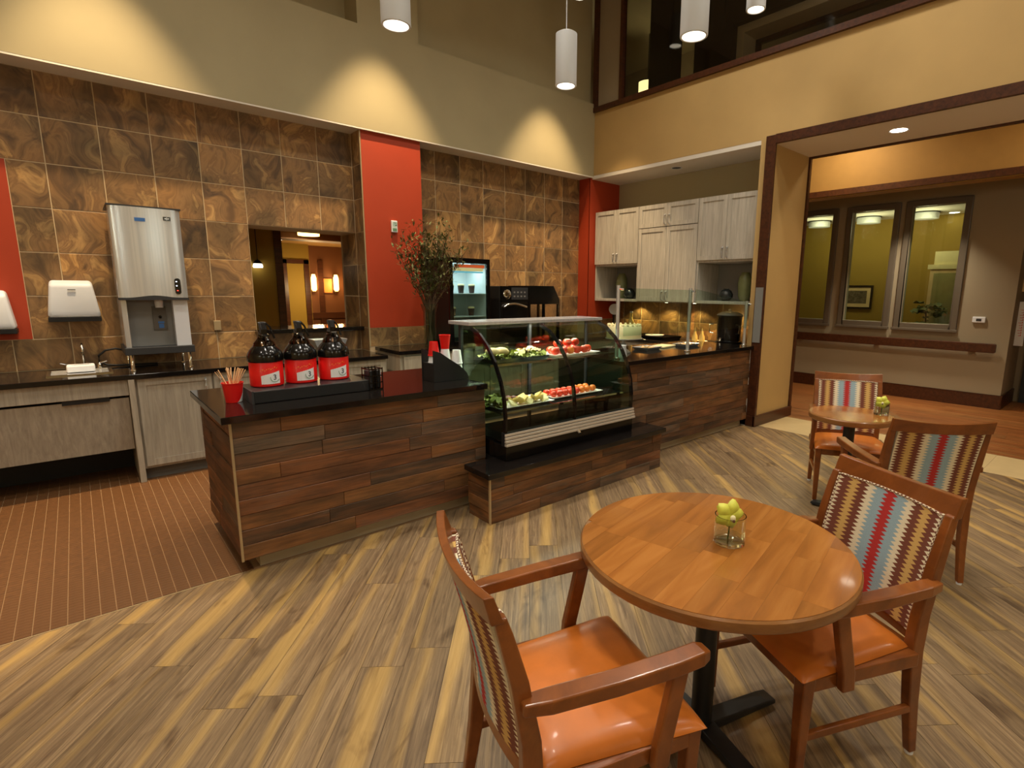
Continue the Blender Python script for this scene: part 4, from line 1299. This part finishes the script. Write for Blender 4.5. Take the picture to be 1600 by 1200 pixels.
ball_vase(6.24, 5.31, 'round dark vase in the niche next to the red column')
ball_vase(6.26, 3.71, 'round dark vase in the niche next to the wood-trimmed pier')
tall_vase(6.34, 3.50, 'tall green ceramic vase in the niche next to the wood-trimmed pier', .36)
for y in (4.78, 4.30):
    tag(MB().lathe([(.022, 0), (.022, .012), (.02, .012)], 18, (0, 0, 0)).build('puck_light', 'lamp_lens', None, loc=(6.45, y, 1.441)), 'small round puck light under the pale wall cabinets', 'light', 'puck lights under the wall cabinets')
# items on the recess counter
ur = thing('coffee_urn', 'large glossy black coffee urn with chrome lid on the recess counter', 'urn', (6.30, 3.66, .926))
MB().lathe([(.165, 0), (.17, .01), (.17, .05), (.150, .06), (.155, .36), (.165, .37), (.165, .385)], 32).build('body', 'black_gloss', ur, smooth=40)
MB().lathe([(.166, .384), (.150, .40), (.10, .425), (.05, .435), (.02, .437), (.02, .46), (0, .465)]  , 32, close=False).build('lid', 'satin_steel', ur, smooth=40)
for s in (-1, 1):
    MB().tube([(s * -.02 - .10, s * .15, .15), (s * -.02 - .12, s * .20, .16), (s * -.02 - .12, s * .20, .26), (s * -.02 - .10, s * .15, .27)], .010, 8).build('handle', 'chrome', ur, smooth=50)
MB().tube([(-.16, 0, .09), (-.20, 0, .09), (-.205, 0, .06)], .014, 10).build('tap', 'chrome', ur, smooth=50)
tm = thing('tumbler', 'slim black thermos jug standing at the pier end of the recess counter', 'jug', (6.42, 3.38, .926))
MB().lathe([(.055, 0), (.06, .02), (.06, .26), (.04, .32)], 20).build('body', 'black_gloss', tm, smooth=40)
MB().lathe([(.041, .318), (.043, .36), (.02, .37)], 20).build('cap', 'chrome', tm, smooth=40)
cd_ = thing('bottle_tray', 'small white oval tray holding two pale bottles on the recess counter', 'tray', (6.28, 4.10, .926))
MB().lathe([(0, .004), (.11, .004), (.13, .018), (.125, .02), (.10, .008), (0, .008)], 26, close=False).build('dish', 'plate_white', cd_, smooth=50)
for dy in (-.055, .055):
    o = thing('pale_bottle', 'pale yellow bottle with tapered neck on the small white tray', 'bottle', (6.28, 4.10 + dy, .936), 0, 'pale bottles on the white tray')
    MB().lathe([(.036, 0), (.040, .01), (.036, .07), (.018, .115), (.016, .14)], 18).build('body', 'cheese', o, smooth=40)
    MB().lathe([(.010, .139), (.008, .165), (0.003, .185)], 12).build('nozzle', 'bread', o, smooth=40)
tr_ = thing('serving_tray', 'dark rectangular serving tray with white dish on the recess counter', 'tray', (6.30, 4.86, .926))
MB().loft([[(-a, -b, z), (a, -b, z), (a, b, z), (-a, b, z)] for a, b, z in ((.18, .32, 0), (.20, .34, .045), (.19, .33, .045), (.17, .31, .008))]).build('tray', 'black_gloss', tr_)
MB().lathe([(0, .012), (.10, .012), (.14, .05), (.135, .052), (.09, .02), (0, .02)], 24, close=False).build('dish', 'plate_white', tr_, smooth=50)
sc = thing('dial_scale', 'round white dial on a black stand beside the corner red column', 'scale', (6.36, 5.72, .926))
B(-.07, .07, -.08, .08, 0, .10).build('base', 'black_matte', sc, bevel=0.01)
B(-.02, .02, -.02, .02, .10, .33).build('neck', 'black_matte', sc)
MB().lathe([(.085, 0), (.085, .03), (.078, .034)], 28).xf(Matrix.Translation((0, 0, .395)) @ Matrix.Rotation(R(-45), 4, 'Z') @ Matrix.Rotation(PI / 2, 4, 'X')).build('dial', 'white_enamel', sc, smooth=40)
# ---- sneeze guard and cake on the taller bar
sn = thing('sneeze_guard', 'clear glass sneeze guard on slim steel posts above the taller bar', 'sneeze guard', (0, 0, 0))
PX = ((3.72, 3.30, 1.655), (4.80, 3.26, 1.64), (5.90, 3.22, 1.50))
for x, y, zt in PX:
    p = MB().lathe([(.017, 0), (.017, zt - .976)], 14, (x, y, .976)).build('post', 'satin_steel', sn, smooth=40)
    MB().lathe([(.035, 0), (.035, .008), (.02, .02)], 16, (x, y, .976)).build('flange', 'chrome', p, smooth=40)
    MB().tube([(x, y, zt - .03), (x + .02, y - .05, zt - .035)], .012, 8).build('clamp', 'chrome', p)
for i in range(2):
    (x0, y0, z0), (x1, y1, z1) = PX[i], PX[i + 1]
    zt0, zt1 = 1.63, 1.62
    a, b = Vector((x0 + .03, y0 - .05, 0)), Vector((x1 - .03, y1 - .05, 0))
    n = Vector((0, .006, 0))
    vs = [a + Vector((0, 0, 1.19)), b + Vector((0, 0, 1.19)), b + Vector((0, 0, zt1 if i == 0 else 1.49)), a + Vector((0, 0, zt0))]
    MB().add(vs + [v + n for v in vs], [(0, 1, 2, 3), (7, 6, 5, 4), (0, 4, 5, 1), (1, 5, 6, 2), (2, 6, 7, 3), (3, 7, 4, 0)]).build('glass_panel', 'clear_glass', sn)
cs = thing('cake_stand', 'chrome pedestal cake stand on the taller bar behind the sneeze guard', 'stand', (4.16, 3.60, .976))
MB().lathe([(.075, 0), (.075, .008), (.05, .03), (.018, .05), (.018, .07), (.035, .085), (.018, .10), (.02, .125), (.09, .14), (.19, .148), (.19, .154)], 30).build('pedestal', 'satin_steel', cs, smooth=40)
ck = thing('cake', 'round cream frosted cake on the chrome pedestal stand', 'cake', (4.16, 3.60, 1.131))
MB().lathe([(.172, 0), (.178, .01), (.178, .115), (.168, .128)], 36).build('frosting', 'cream', ck, smooth=40)
m = MB()
for k in range(20):
    a = 2 * PI * k / 20
    m.sphere((.162 * math.cos(a), .162 * math.sin(a), .132), .014, 8, 6)
m.build('piped_rim', 'cream', ck, smooth=60)
bt = thing('tall_bottle', 'slim pale bottle standing behind the cake on the recess counter', 'bottle', (6.35, 5.36, .926))
MB().lathe([(.05, 0), (.055, .02), (.055, .20), (.025, .26), (.022, .35)], 18).build('body', 'cheese', bt, smooth=40)
MB().lathe([(.024, .349), (.024, .375)], 14).build('cap', 'white_plastic', bt, smooth=40)
bo = tag(B(-.16, .16, -.09, .09, 0, .018).build('cutting_board', 'cream', None, bevel=0.004, loc=(4.98, 3.72, .976), rz=.2), 'pale cutting board lying on the taller bar', 'board')
for k, (x, y) in enumerate(((4.62, 3.66), (5.30, 3.62))):
    o = thing('serving_dish', ['shallow steel dish beside the cake stand on the taller bar', 'shallow steel dish beyond the cutting board on the taller bar'][k], 'dish', (x, y, .976), .1)
    MB().loft([[(-a, -b, z), (a, -b, z), (a, b, z), (-a, b, z)] for a, b, z in ((.12, .08, 0), (.145, .105, .03), (.14, .10, .03), (.115, .075, .006))]).build('pan', 'stainless', o)
    leaf_heap(o, 20, .09, .06, .01, .025, 'bread', .05, 'food')
jr = tag(MB().lathe([(.045, 0), (.05, .01), (.04, .11), (.042, .115), (.037, .112), (.045, .012), (0, .008)], 20, close=False).build('sugar_jar', 'white_enamel', None, smooth=50, loc=(3.86, 3.36, .976)), 'small white jar on the taller bar beside the display case', 'jar')
# ---- handset and light switch stubs on the pier
tag(B(5.940, 5.95, 3.045, 3.135, 1.02, 1.66).build('corner_guard', 'grey_plastic', None, loc=(-.006, 0, 0)), 'translucent plastic corner guard on the wood casing of the pier', 'corner guard')

# ---- lamps
def pendant(x, y, z, D, cable_top, lab, power):
    s = D / .18
    t = thing('pendant_lamp', lab, 'pendant lamp', (x, y, z))
    h = .415 * s
    r_ = D / 2
    MB().lathe([(r_ - .016, .022), (r_ - .013, .0), (r_ - .002, .0), (r_, .004), (r_, h - .012), (r_ - .02, h), (.012, h + .006), (0, h + .006)], 32, close=False).build('shade', 'lamp_white', t, smooth=40)
    MB().lathe([(0, .020), (r_ - .015, .020)], 28, close=False).build('lens', 'lamp_lens', t)
    MB().tube([(0, 0, h), (0, 0, cable_top - z)], .004, 6).build('cable', 'lamp_white', t)
    MB().lathe([(.06, cable_top - z - .02), (.06, cable_top - z)], 18).build('canopy', 'lamp_white', t)
    if power:
        light('SPOT', 'pendant_light', (x, y, z + .012), power, NEUTRAL, spot_size=R(115), spot_blend=.7, shadow_soft_size=r_ * .7)
pendant(1.66, 3.36, 3.20, .18, 5.849, 'white cylinder pendant hanging in front of the tall red column', 24)
pendant(3.31, 3.60, 3.315, .18, 5.849, 'white cylinder pendant hanging clear near the corner of the room', 24)
pendant(3.20, 2.25, 3.245, .18, 5.849, 'white cylinder pendant hanging before the dark gallery glass', 24)
pendant(5.22, 2.97, 4.30, .18, 5.849, 'white cylinder pendant hanging highest, close to the gallery glass', 16)
def downlight(x, y, z, lab, mat, grp=None, r_=.075):
    t = thing('recessed_downlight', lab, 'downlight', (x, y, z), 0, grp)
    MB().lathe([(r_, .0), (r_ + .014, -.004), (r_ + .016, .0)], 28, close=False).build('trim_ring', 'white_enamel', t, smooth=40)
    MB().lathe([(0, -.001), (r_, -.001)], 24, close=False).build('lens', mat, t)
downlight(6.40, 1.97, 3.234, 'lit recessed downlight in the header of the wide opening', 'downlight_lens')
downlight(6.24, 4.56, 3.249, 'unlit recessed downlight above the pale wall cabinets', 'charcoal', r_=.06)
for x in (-2.0, .33, 2.66, 5.02):
    t = thing('pendant_lamp', 'white cylinder pendant hung high, washing the back wall with light', 'pendant lamp', (x, 5.228, 5.16), 0, 'high wall-washing pendants')
    MB().lathe([(.082, .03), (.086, 0), (.09, .004), (.09, .40), (.07, .415), (0, .42)], 28, close=False).build('shade', 'lamp_white', t, smooth=40)
    MB().lathe([(0, .012), (.083, .012)], 24, close=False).build('lens', 'lamp_lens', t)
    MB().tube([(0, 0, .42), (0, 0, .689)], .004, 6).build('cable', 'lamp_white', t)
for x, y, lab in ((-1.6, -2.6, 'globe pendant added for fill light, behind the mosaic floor side'), (1.8, -3.0, 'globe pendant added for fill light, in the middle behind the camera'), (4.3, -1.9, 'globe pendant added for fill light, on the corridor side behind the camera'), (-2.6, .6, 'globe pendant added for fill light, near the left wall')):
    t = thing('fill_globe', lab, 'pendant lamp', (x, y, 2.80))  # unseen globe added around each fill light
    MB().lathe([(.06, 0), (.06, .03), (.01, .04)], 20).build('cap', 'lamp_white', t, smooth=40)
    MB().tube([(0, 0, .04), (0, 0, 3.049)], .005, 6).build('cable', 'lamp_white', t)
    MB().lathe([(.20 * math.sin(PI * k / 12), -.18 + .20 * math.cos(PI * k / 12)) for k in range(13)], 24, close=False).build('globe', 'clear_glass', t, smooth=60)
for x, y in ((-1.6, 1.2), (0.9, 1.8), (3.4, 1.2), (0.9, -0.6), (3.4, -1.4), (-1.6, -1.4), (4.9, 1.6), (2.2, 3.6), (4.6, 3.6), (0.0, 3.9)):  # fixtures modelled for the added general lights
    downlight(x, y, 5.848, 'unseen downlight added in the high ceiling for general light', 'downlight_lens', 'added downlights in the high ceiling', .16)
def drum(x, y, z, r_, h, lab, grp=None, mat='drum_glow', cat='ceiling lamp'):
    t = thing('drum_lamp', lab, cat, (x, y, z), 0, grp)
    MB().lathe([(0, 0), (r_, 0), (r_, h), (r_ - .01, h)], 28, close=False).build('shade', mat, t, smooth=30)
    MB().lathe([(r_ + .012, h - .01), (r_ + .012, h + .012), (0, h + .012)], 28, close=False).build('rim', 'black_steel', t, smooth=30)
    return t
downlight(11.9, 2.62, 3.049, 'small lit downlight in the office ceiling above the glazed cabinet', 'downlight_lens')
for y in (4.80, 3.88, 2.95):
    drum(11.5, y, 2.93, .20, .11, 'unlit-looking drum ceiling lamp in the room behind the corridor windows', 'drum lamps behind the corridor windows', 'white_enamel')
gd = drum(8.0, 6.55, 5.10, .16, .16, 'glowing drum lamp up in the gallery behind the glass')
MB().tube([(0, 0, .17), (0, 0, .95)], .008, 6).build('stem', 'black_steel', gd)
gd = drum(8.7, 5.9, 5.45, .018, .05, 'tiny bright lamp deep in the dark gallery', None, 'lamp_lens')
MB().tube([(0, 0, .06), (0, 0, .60)], .006, 6).build('stem', 'black_steel', gd)

# ---- corridor fittings
hr = thing('handrail', 'dark wooden handrail along the taupe corridor wall under the windows', 'handrail', (9.52, 0, .86))
MB().loft([[(-.03, y, -.065 + d), (.02, y, -.065 + d), (.02, y, .065 - d), (-.03, y, .065 - d)] for y, d in ((1.40, .012), (1.415, 0), (6.45, 0))]).build('rail', 'dark_trim', hr, bevel=0.008)
for y in (1.7, 2.9, 4.1, 5.3):
    B(.02, .058, y - .03, y + .03, -.05, .03).build('bracket', 'black_steel', hr)
thm = thing('thermostat', 'small white thermostat on the taupe wall right of the windows', 'thermostat', (9.579, 1.645, 1.25))
B(-.025, 0, -.075, .075, -.042, .042).build('case', 'white_plastic', thm, bevel=0.008)
B(-.027, -.025, -.03, .03, -.02, .015).build('screen', 'charcoal', thm)
pc = thing('framed_picture', 'framed landscape print with cream mat seen through the middle window', 'picture', (12.085, 4.16, 1.53))
MB().box(-.03, 0, -.31, -.27, -.24, .24).box(-.03, 0, .27, .31, -.24, .24).box(-.03, 0, -.27, .27, .20, .24).box(-.03, 0, -.27, .27, -.24, -.20).build('frame', 'black_gloss', pc)
B(-.016, 0, -.27, .27, -.20, .20).build('mat', 'bread', pc)
B(-.018, -.016, -.20, .20, -.13, .13).build('print', 'art_print', pc)
hu = thing('display_cabinet', 'pale glazed cabinet seen through the window next to the thermostat', 'cabinet', (11.6, 2.62, 0))
B(0, .4, -.30, .18, 0, 2.05).build('carcass', 'bread', hu)
B(-.02, 0.42, -.34, .22, 2.05, 2.13).build('cornice', 'cream', hu)
B(0.02, .4, -.24, .14, 2.13, 2.36).build('top_box', 'cream', hu)
B(-.006, 0, -.24, .12, .9, 1.98).build('door_glass', 'clear_glass', hu)
fcur = thing('fig_plant', 'leafy potted plant at the foot of the pale glazed cabinet', 'plant', (11.2, 2.66, 0))
MB().lathe([(.10, 0), (.14, .28), (.13, .28)], 18).build('pot', 'ceramic_dark', fcur, smooth=40)
MB().tube([(0, 0, .2), (.02, 0, .8), (0, .03, 1.3)], .015, 6).build('trunk', 'twig', fcur)
leaf_heap(fcur, 60, .18, .18, .6, 1.45, 'leaf', .14)
sgn = thing('vertical_sign', 'narrow white vertical sign with red lettering by the corridor door', 'sign', (9.95, 1.235, 1.15))
B(-.02, .02, -.06, .04, -.26, .36).build('board', 'white_paper', sgn)
m = MB()
for k in range(11):
    z = -.12 + .036 * k
    m.box(-.0215, -.02, -.025, .005 + .008 * (k % 3), z, z + .006).box(-.0215, -.02, -.025, -.018, z, z + .022)
m.build('lettering', 'red_plastic', sgn)
nb = tag(B(-.02, .02, -.05, .05, -.09, .09).build('sign_box', 'bread', None, bevel=0.004, loc=(9.98, 1.228, 1.74)), 'small beige box sign above the narrow white vertical sign', 'sign')
# ---- lounge seen through the pass-through
for x, y in ((2.9, 9.2),):
    drum(x, y, 2.43, .16, .058, 'bright flush ceiling lamp beyond the pass-through', None, 'sconce_glow')
downlight(2.98, 11.2, 2.499, 'lit round downlight in the lounge ceiling beyond the pass-through', 'downlight_lens')
for x, lab in ((3.86, 'tall glowing wall sconce beside the lounge pier'), (4.33, 'tall glowing wall sconce beside the dark lounge doorway')):
    t = thing('wall_sconce', lab, 'sconce', (x, 12.12, 1.70))
    MB().lathe([(.03, -.16), (.055, -.12), (.055, .12), (.03, .2)], 16).build('shade', 'sconce_glow', t, smooth=50)
    B(-.03, .03, .05, .079, -.22, .22).build('back_plate', 'dark_trim', t)
    light('POINT', 'sconce_light', (x, 11.98, 1.70), 7, (1.0, .66, .3), shadow_soft_size=.05)
lp = thing('pendant_lamp', 'tiny glass pendant beyond the pass-through against the olive wall', 'pendant lamp', (1.83, 7.9, 1.86))
MB().lathe([(.055, 0), (.06, .02), (.05, .05)], 18).build('globe', 'lamp_lens', lp, smooth=50)
MB().lathe([(.062, .05), (.03, .09), (.01, .10)], 18).build('cap', 'black_steel', lp, smooth=50)
MB().tube([(0, 0, .09), (0, 0, .639)], .005, 6).build('cord', 'black_matte', lp)
pa = thing('framed_picture', 'small golden framed picture between the lounge sconces', 'picture', (4.16, 12.199, 1.66))
B(-.12, .12, -.02, 0, -.17, .17).build('frame', 'dark_trim', pa)
B(-.10, .10, -.024, -.02, -.15, .15).build('print', 'orange_print', pa)
for k, (x, y) in enumerate(((2.75, 9.0), (3.35, 9.2))):
    t = thing('lounge_table', ['dark lounge table beyond the pass-through, before the olive pier', 'dark lounge table beyond the pass-through, before the sconces'][k], 'table', (x, y, 0))
    MB().lathe([(.28, .72), (.30, .73), (.30, .75), (0, .75)], 24, close=False).build('top', 'dark_trim', t)
    MB().lathe([(.2, 0), (.2, .02), (.03, .03), (.03, .73)], 16).build('pedestal', 'black_steel', t)

# ================================================================== TABLES AND CHAIRS
def round_table(x, y, lab, rz, r_=.458, ztop=.75, fs=1.0):
    t = thing('round_table', lab, 'table', (x, y, 0), rz)
    MB().lathe([(0, ztop - .045), (r_ - .012, ztop - .045), (r_ - .003, ztop - .040), (r_, ztop - .034), (r_, ztop - .008), (r_ - .005, ztop - .002), (r_ - .007, ztop - .0015), (0, ztop - .0015)], 72, close=False).build('tabletop', 'table_edge', t, smooth=35)
    circ = [((r_ - .006) * math.cos(2 * PI * k / 72), (r_ - .006) * math.sin(2 * PI * k / 72)) for k in range(72)]
    sw = .0835
    rnd = random.Random(3)
    for i in range(-6, 6):
        v0, v1 = i * sw + .0002, (i + 1) * sw - .0002
        cuts = [-.6, rnd.uniform(-.26, -.08), rnd.uniform(.05, .30), .6]
        for a, b in zip(cuts[:-1], cuts[1:]):
            w = circ
            for aa, bb_, cc in ((0, -1, -v0), (0, 1, v1), (-1, 0, -a - .0002), (1, 0, b - .0002)):
                w = clip(w, aa, bb_, cc) if len(w) > 2 else w
            if area(w) > .0008:
                cx_, cy_ = (a + b) / 2, (v0 + v1) / 2
                MB().prism([(p - cx_, q - cy_) for p, q in w], -.0016, 0).build('stave', 'table_stave', t, loc=(cx_, cy_, ztop))
    MB().lathe([(.10, ztop - .05), (.10, ztop - .046)], 20).build('mounting_plate', 'black_steel', t)
    MB().lathe([(.038, .03), (.038, ztop - .05)], 24).build('post', 'black_steel', t, smooth=40)
    for k in range(4):
        a = R(-28) + k * PI / 2
        M = Matrix.Rotation(a, 4, 'Z')
        mm = MB().loft([[(0, -.035, z0), (0, .035, z0), (0, .035, z1), (0, -.035, z1)] if d == 0 else [(d, -.032, z0), (d, .032, z0), (d, .032, z1), (d, -.032, z1)] for d, z0, z1 in ((.0, .012, .05), (.30 * fs, .012, .035), (.345 * fs, .012, .028))])
        mm.lathe([(.014, 0), (.014, .012)], 12, (.32 * fs, 0, 0))
        mm.xf(M).build('foot', 'black_steel', t, bevel=0.004)
    return t
round_table(1.557, .914, 'round wooden cafe table with striped staves, nearest the two facing chairs', R(11))
round_table(4.07, 1.355, 'small round wooden table beside the wide opening to the corridor', R(30), .275, .75, .6)

def flower_vase(x, y, z, lab_v, lab_f, s=1.0, rz=0.0):
    v = tag(MB().lathe([(0, 0), (.050 * s, 0), (.052 * s, .004), (.052 * s, .10 * s), (.049 * s, .10 * s), (.048 * s, .014), (0, .012)], 32, close=False).build('glass_vase', 'vase_glass', None, smooth=40, loc=(x, y, z + .0006)), lab_v, 'vase')
    f = thing('orchid', lab_f, 'flower', (x, y, z + .014), rz)
    MB().tube([(.0, .01, 0), (0, .005, .04 * s), (0, 0, .075 * s)], .003, 6).build('stem', 'stem_green', f)
    def petal(a, L, wd, tilt, zz, name='petal'):
        vs, fs = [], []
        for i in range(6):
            u = i / 5
            ww = wd * math.sin(PI * min(1, .15 + u * .8)) ** .8
            for j in range(5):
                q = j / 4 - .5
                vs.append((q * 2 * ww * .5, -.012 * math.sin(PI * u) + .02 * q * q * 2, u * L))
        fs = [(i * 5 + j, i * 5 + j + 1, (i + 1) * 5 + j + 1, (i + 1) * 5 + j) for i in range(5) for j in range(4)]
        M = Matrix.Translation((0, 0, zz)) @ Matrix.Rotation(a, 4, 'Y') @ Matrix.Rotation(tilt, 4, 'X')
        return MB().add([M @ Vector(p) for p in vs], fs).build(name, 'petal', f, smooth=80)
    for k in range(5):
        petal(R(72 * k + 20), .055 * s, .05 * s, R(-12), .085 * s)
    MB().sphere((0, -.018, .080 * s), .010 * s, 10, 6, (1, .8, 1.2)).build('lip', 'cream', f, smooth=60)
    MB().sphere((0, -.026, .074 * s), .005 * s, 8, 6).build('throat', 'dark_fruit', f, smooth=60)
flower_vase(1.592, .872, .75, 'small clear glass vase at the middle of the near wooden table', 'yellow-green orchid bloom in the glass vase on the near table', 1.0, R(-35))
flower_vase(4.20, 1.20, .75, 'small clear glass vase on the small table by the opening', 'yellow orchid bloom in the glass vase on the far small table', .9, R(-70))

def make_chair(lab, x, y, face):
    t = thing('armchair', lab, 'chair', (x, y, 0), R(face) - PI / 2, 'cafe armchairs with striped backs')
    def sweep(path, wx, wy):
        """path of (x,y,z), rectangular section with half sizes per point"""
        rings = []
        for (px_, py_, pz_), a, b in zip(path, wx, wy):
            rings.append([(px_ - a, py_ - b, pz_), (px_ + a, py_ - b, pz_), (px_ + a, py_ + b, pz_), (px_ - a, py_ + b, pz_)])
        return MB().loft(rings)
    for s in (-1, 1):
        post = [(s * .225, -.30, .012), (s * .226, -.268, .22), (s * .228, -.248, .42), (s * .231, -.255, .55), (s * .235, -.285, .72), (s * .235, -.318, .85), (s * .234, -.330, .893)]
        o = sweep(post, [.015, .018, .020, .019, .018, .016, .015], [.016, .022, .026, .025, .022, .018, .015]).build('rear_leg', 'chair_wood', t, bevel=0.005)
        MB().lathe([(.014, 0), (.014, .012)], 12, (s * .225, -.30, 0)).build('glide', 'white_plastic', o)
        fl = [(s * .240, .205, .012), (s * .243, .208, .25), (s * .245, .21, .435)]
        o = sweep(fl, [.015, .019, .023], [.015, .019, .023]).build('front_leg', 'chair_wood', t, bevel=0.005)
        MB().lathe([(.013, 0), (.013, .012)], 12, (s * .240, .205, 0)).build('glide', 'white_plastic', o)
        # arm: from the back post forward, flaring slightly
        ar = []
        for yy, xx, zz, hw, ht in ((-.285, .252, .664, .020, .016), (-.22, .262, .666, .026, .019), (-.05, .275, .669, .027, .020), (.12, .280, .673, .027, .021), (.195, .278, .676, .026, .021), (.222, .275, .675, .020, .014)):
            ar.append([(s * xx - hw, yy, zz - ht), (s * xx + hw, yy, zz - ht), (s * xx + hw, yy, zz + ht), (s * xx - hw, yy, zz + ht)])
        MB().loft(ar).build('arm', 'chair_wood', t, bevel=0.006, seg=3)
        ap = []
        for zz, yy, xx in ((.385, .085, .281), (.45, .09, .281), (.56, .115, .280), (.655, .135, .279)):
            ap.append([(s * xx - .014, yy - .024, zz), (s * xx + .014, yy - .024, zz), (s * xx + .014, yy + .024, zz), (s * xx - .014, yy + .024, zz)])
        MB().loft(ap).build('arm_post', 'chair_wood', t, bevel=0.005)
        MB().loft([[(s * .238 - .012, yy, .385), (s * .238 + .028, yy, .385), (s * .238 + .028, yy, .432), (s * .238 - .012, yy, .432)] if s > 0 else [(s * .238 - .028, yy, .385), (s * .238 + .012, yy, .385), (s * .238 + .012, yy, .432), (s * .238 - .028, yy, .432)] for yy in (-.23, .20)]).build('seat_rail', 'chair_wood', t, bevel=0.004)
        B(s * .233 - .010, s * .233 + .010, -.262, .20, .185, .212).build('stretcher', 'chair_wood', t, bevel=0.004)
    B(-.225, .225, .20, .228, .385, .432).build('seat_rail', 'chair_wood', t, bevel=0.004)
    B(-.212, .212, -.262, -.235, .385, .432).build('seat_rail', 'chair_wood', t, bevel=0.004)
    # cushion
    n = 14
    vs, fs = [], []
    for lay in (1, 0):
        for i in range(n + 1):
            for j in range(n + 1):
                u, v = i / n * 2 - 1, j / n * 2 - 1
                u2, v2 = math.sin(u * PI / 2), math.sin(v * PI / 2)
                yy = .01 + v2 * .235
                hw = .252 + .022 * v2
                rnd_ = ((1 - abs(u2) ** 10) * (1 - abs(v2) ** 10)) ** .5 if lay else 0
                zz = .434 + (.030 * rnd_ + .022 * (1 - u2 * u2) * (1 - v2 * v2) if lay else 0)
                vs.append((u2 * hw, yy, zz))
    N = (n + 1) ** 2
    for i in range(n):
        for j in range(n):
            a, b, c, d = i * (n + 1) + j, (i + 1) * (n + 1) + j, (i + 1) * (n + 1) + j + 1, i * (n + 1) + j + 1
            fs += [(a, b, c, d), (N + d, N + c, N + b, N + a)]
    MB().add(vs, fs).build('seat_cushion', 'leather', t, smooth=75)
    # upholstered back panel, bowed backwards
    def back(u, z, off):
        lean = -.255 - .10 * max(0, (z - .50) / .45) ** 1.35
        return (u * .213, lean - .030 * (1 - u * u) + off, z)
    def panel(z0, z1, o0, o1, name, mat, nu=12, nz=8, sc=1.0):
        vs, fs = [], []
        for off in (o0, o1):
            for i in range(nu + 1):
                for j in range(nz + 1):
                    p = back((i / nu * 2 - 1) * sc, z0 + (z1 - z0) * j / nz, off)
                    vs.append(p)
        M_ = (nu + 1) * (nz + 1)
        I = lambda i, j: i * (nz + 1) + j
        for i in range(nu):
            for j in range(nz):
                fs += [(I(i, j), I(i + 1, j), I(i + 1, j + 1), I(i, j + 1)), (M_ + I(i, j + 1), M_ + I(i + 1, j + 1), M_ + I(i + 1, j), M_ + I(i, j))]
        for i in range(nu):
            fs += [(I(i, 0), M_ + I(i, 0), M_ + I(i + 1, 0), I(i + 1, 0)), (I(i, nz), I(i + 1, nz), M_ + I(i + 1, nz), M_ + I(i, nz))]
        for j in range(nz):
            fs += [(I(0, j), I(0, j + 1), M_ + I(0, j + 1), M_ + I(0, j)), (I(nu, j), M_ + I(nu, j), M_ + I(nu, j + 1), I(nu, j + 1))]
        return MB().add(vs, fs).build(name, mat, t, smooth=50)
    bp = panel(.478, .885, -.016, .020, 'back_panel', 'zigzag_fabric')
    path = [back(-1, .48 + .405 * k / 8, .020) for k in range(9)] + [back(-1 + 2 * k / 12, .885, .020) for k in range(1, 13)] + [back(1, .885 - .405 * k / 8, .020) for k in range(1, 9)]
    MB().tube(path, .0042, 6).build('piping', 'dotted_piping', bp, smooth=60)
    # top and lower back rails
    for z0, z1, nm in ((.882, .952, 'top_rail'), (.440, .482, 'lower_rail')):
        rg = []
        for k in range(13):
            u = k / 12 * 2 - 1
            p0, p1 = back(u, z0, 0), back(u, z1, 0)
            sag = .014 * (1 - u * u) if nm == 'top_rail' else 0
            xs_ = u * (.251 if nm == 'top_rail' else .232)
            rg.append([(xs_, p0[1] - .016, z0 - sag * .4), (xs_, p0[1] + .014, z0 - sag * .4), (xs_, p1[1] + .011, z1 - sag), (xs_, p1[1] - .013, z1 - sag)])
        MB().loft(rg).build(nm, 'chair_wood', t, bevel=0.003)
    return t
ch = make_chair('armchair at the near table with its back turned to the mosaic floor', 1.005, .992, -18.06)
for lab, x, y, f_ in (('armchair across the near table, showing the full front of its striped back', 1.852, .70, 154.9),
                      ('armchair drawn to the small table by the opening, seen from behind', 3.60, .89, 41.1),
                      ('armchair behind the small table by the opening, facing the room', 4.43, 1.462, 208.7)):
    c = copy_tree(ch)
    c.location = (x, y, 0)
    c.rotation_euler = (0, 0, R(f_) - PI / 2)
    c['label'] = lab
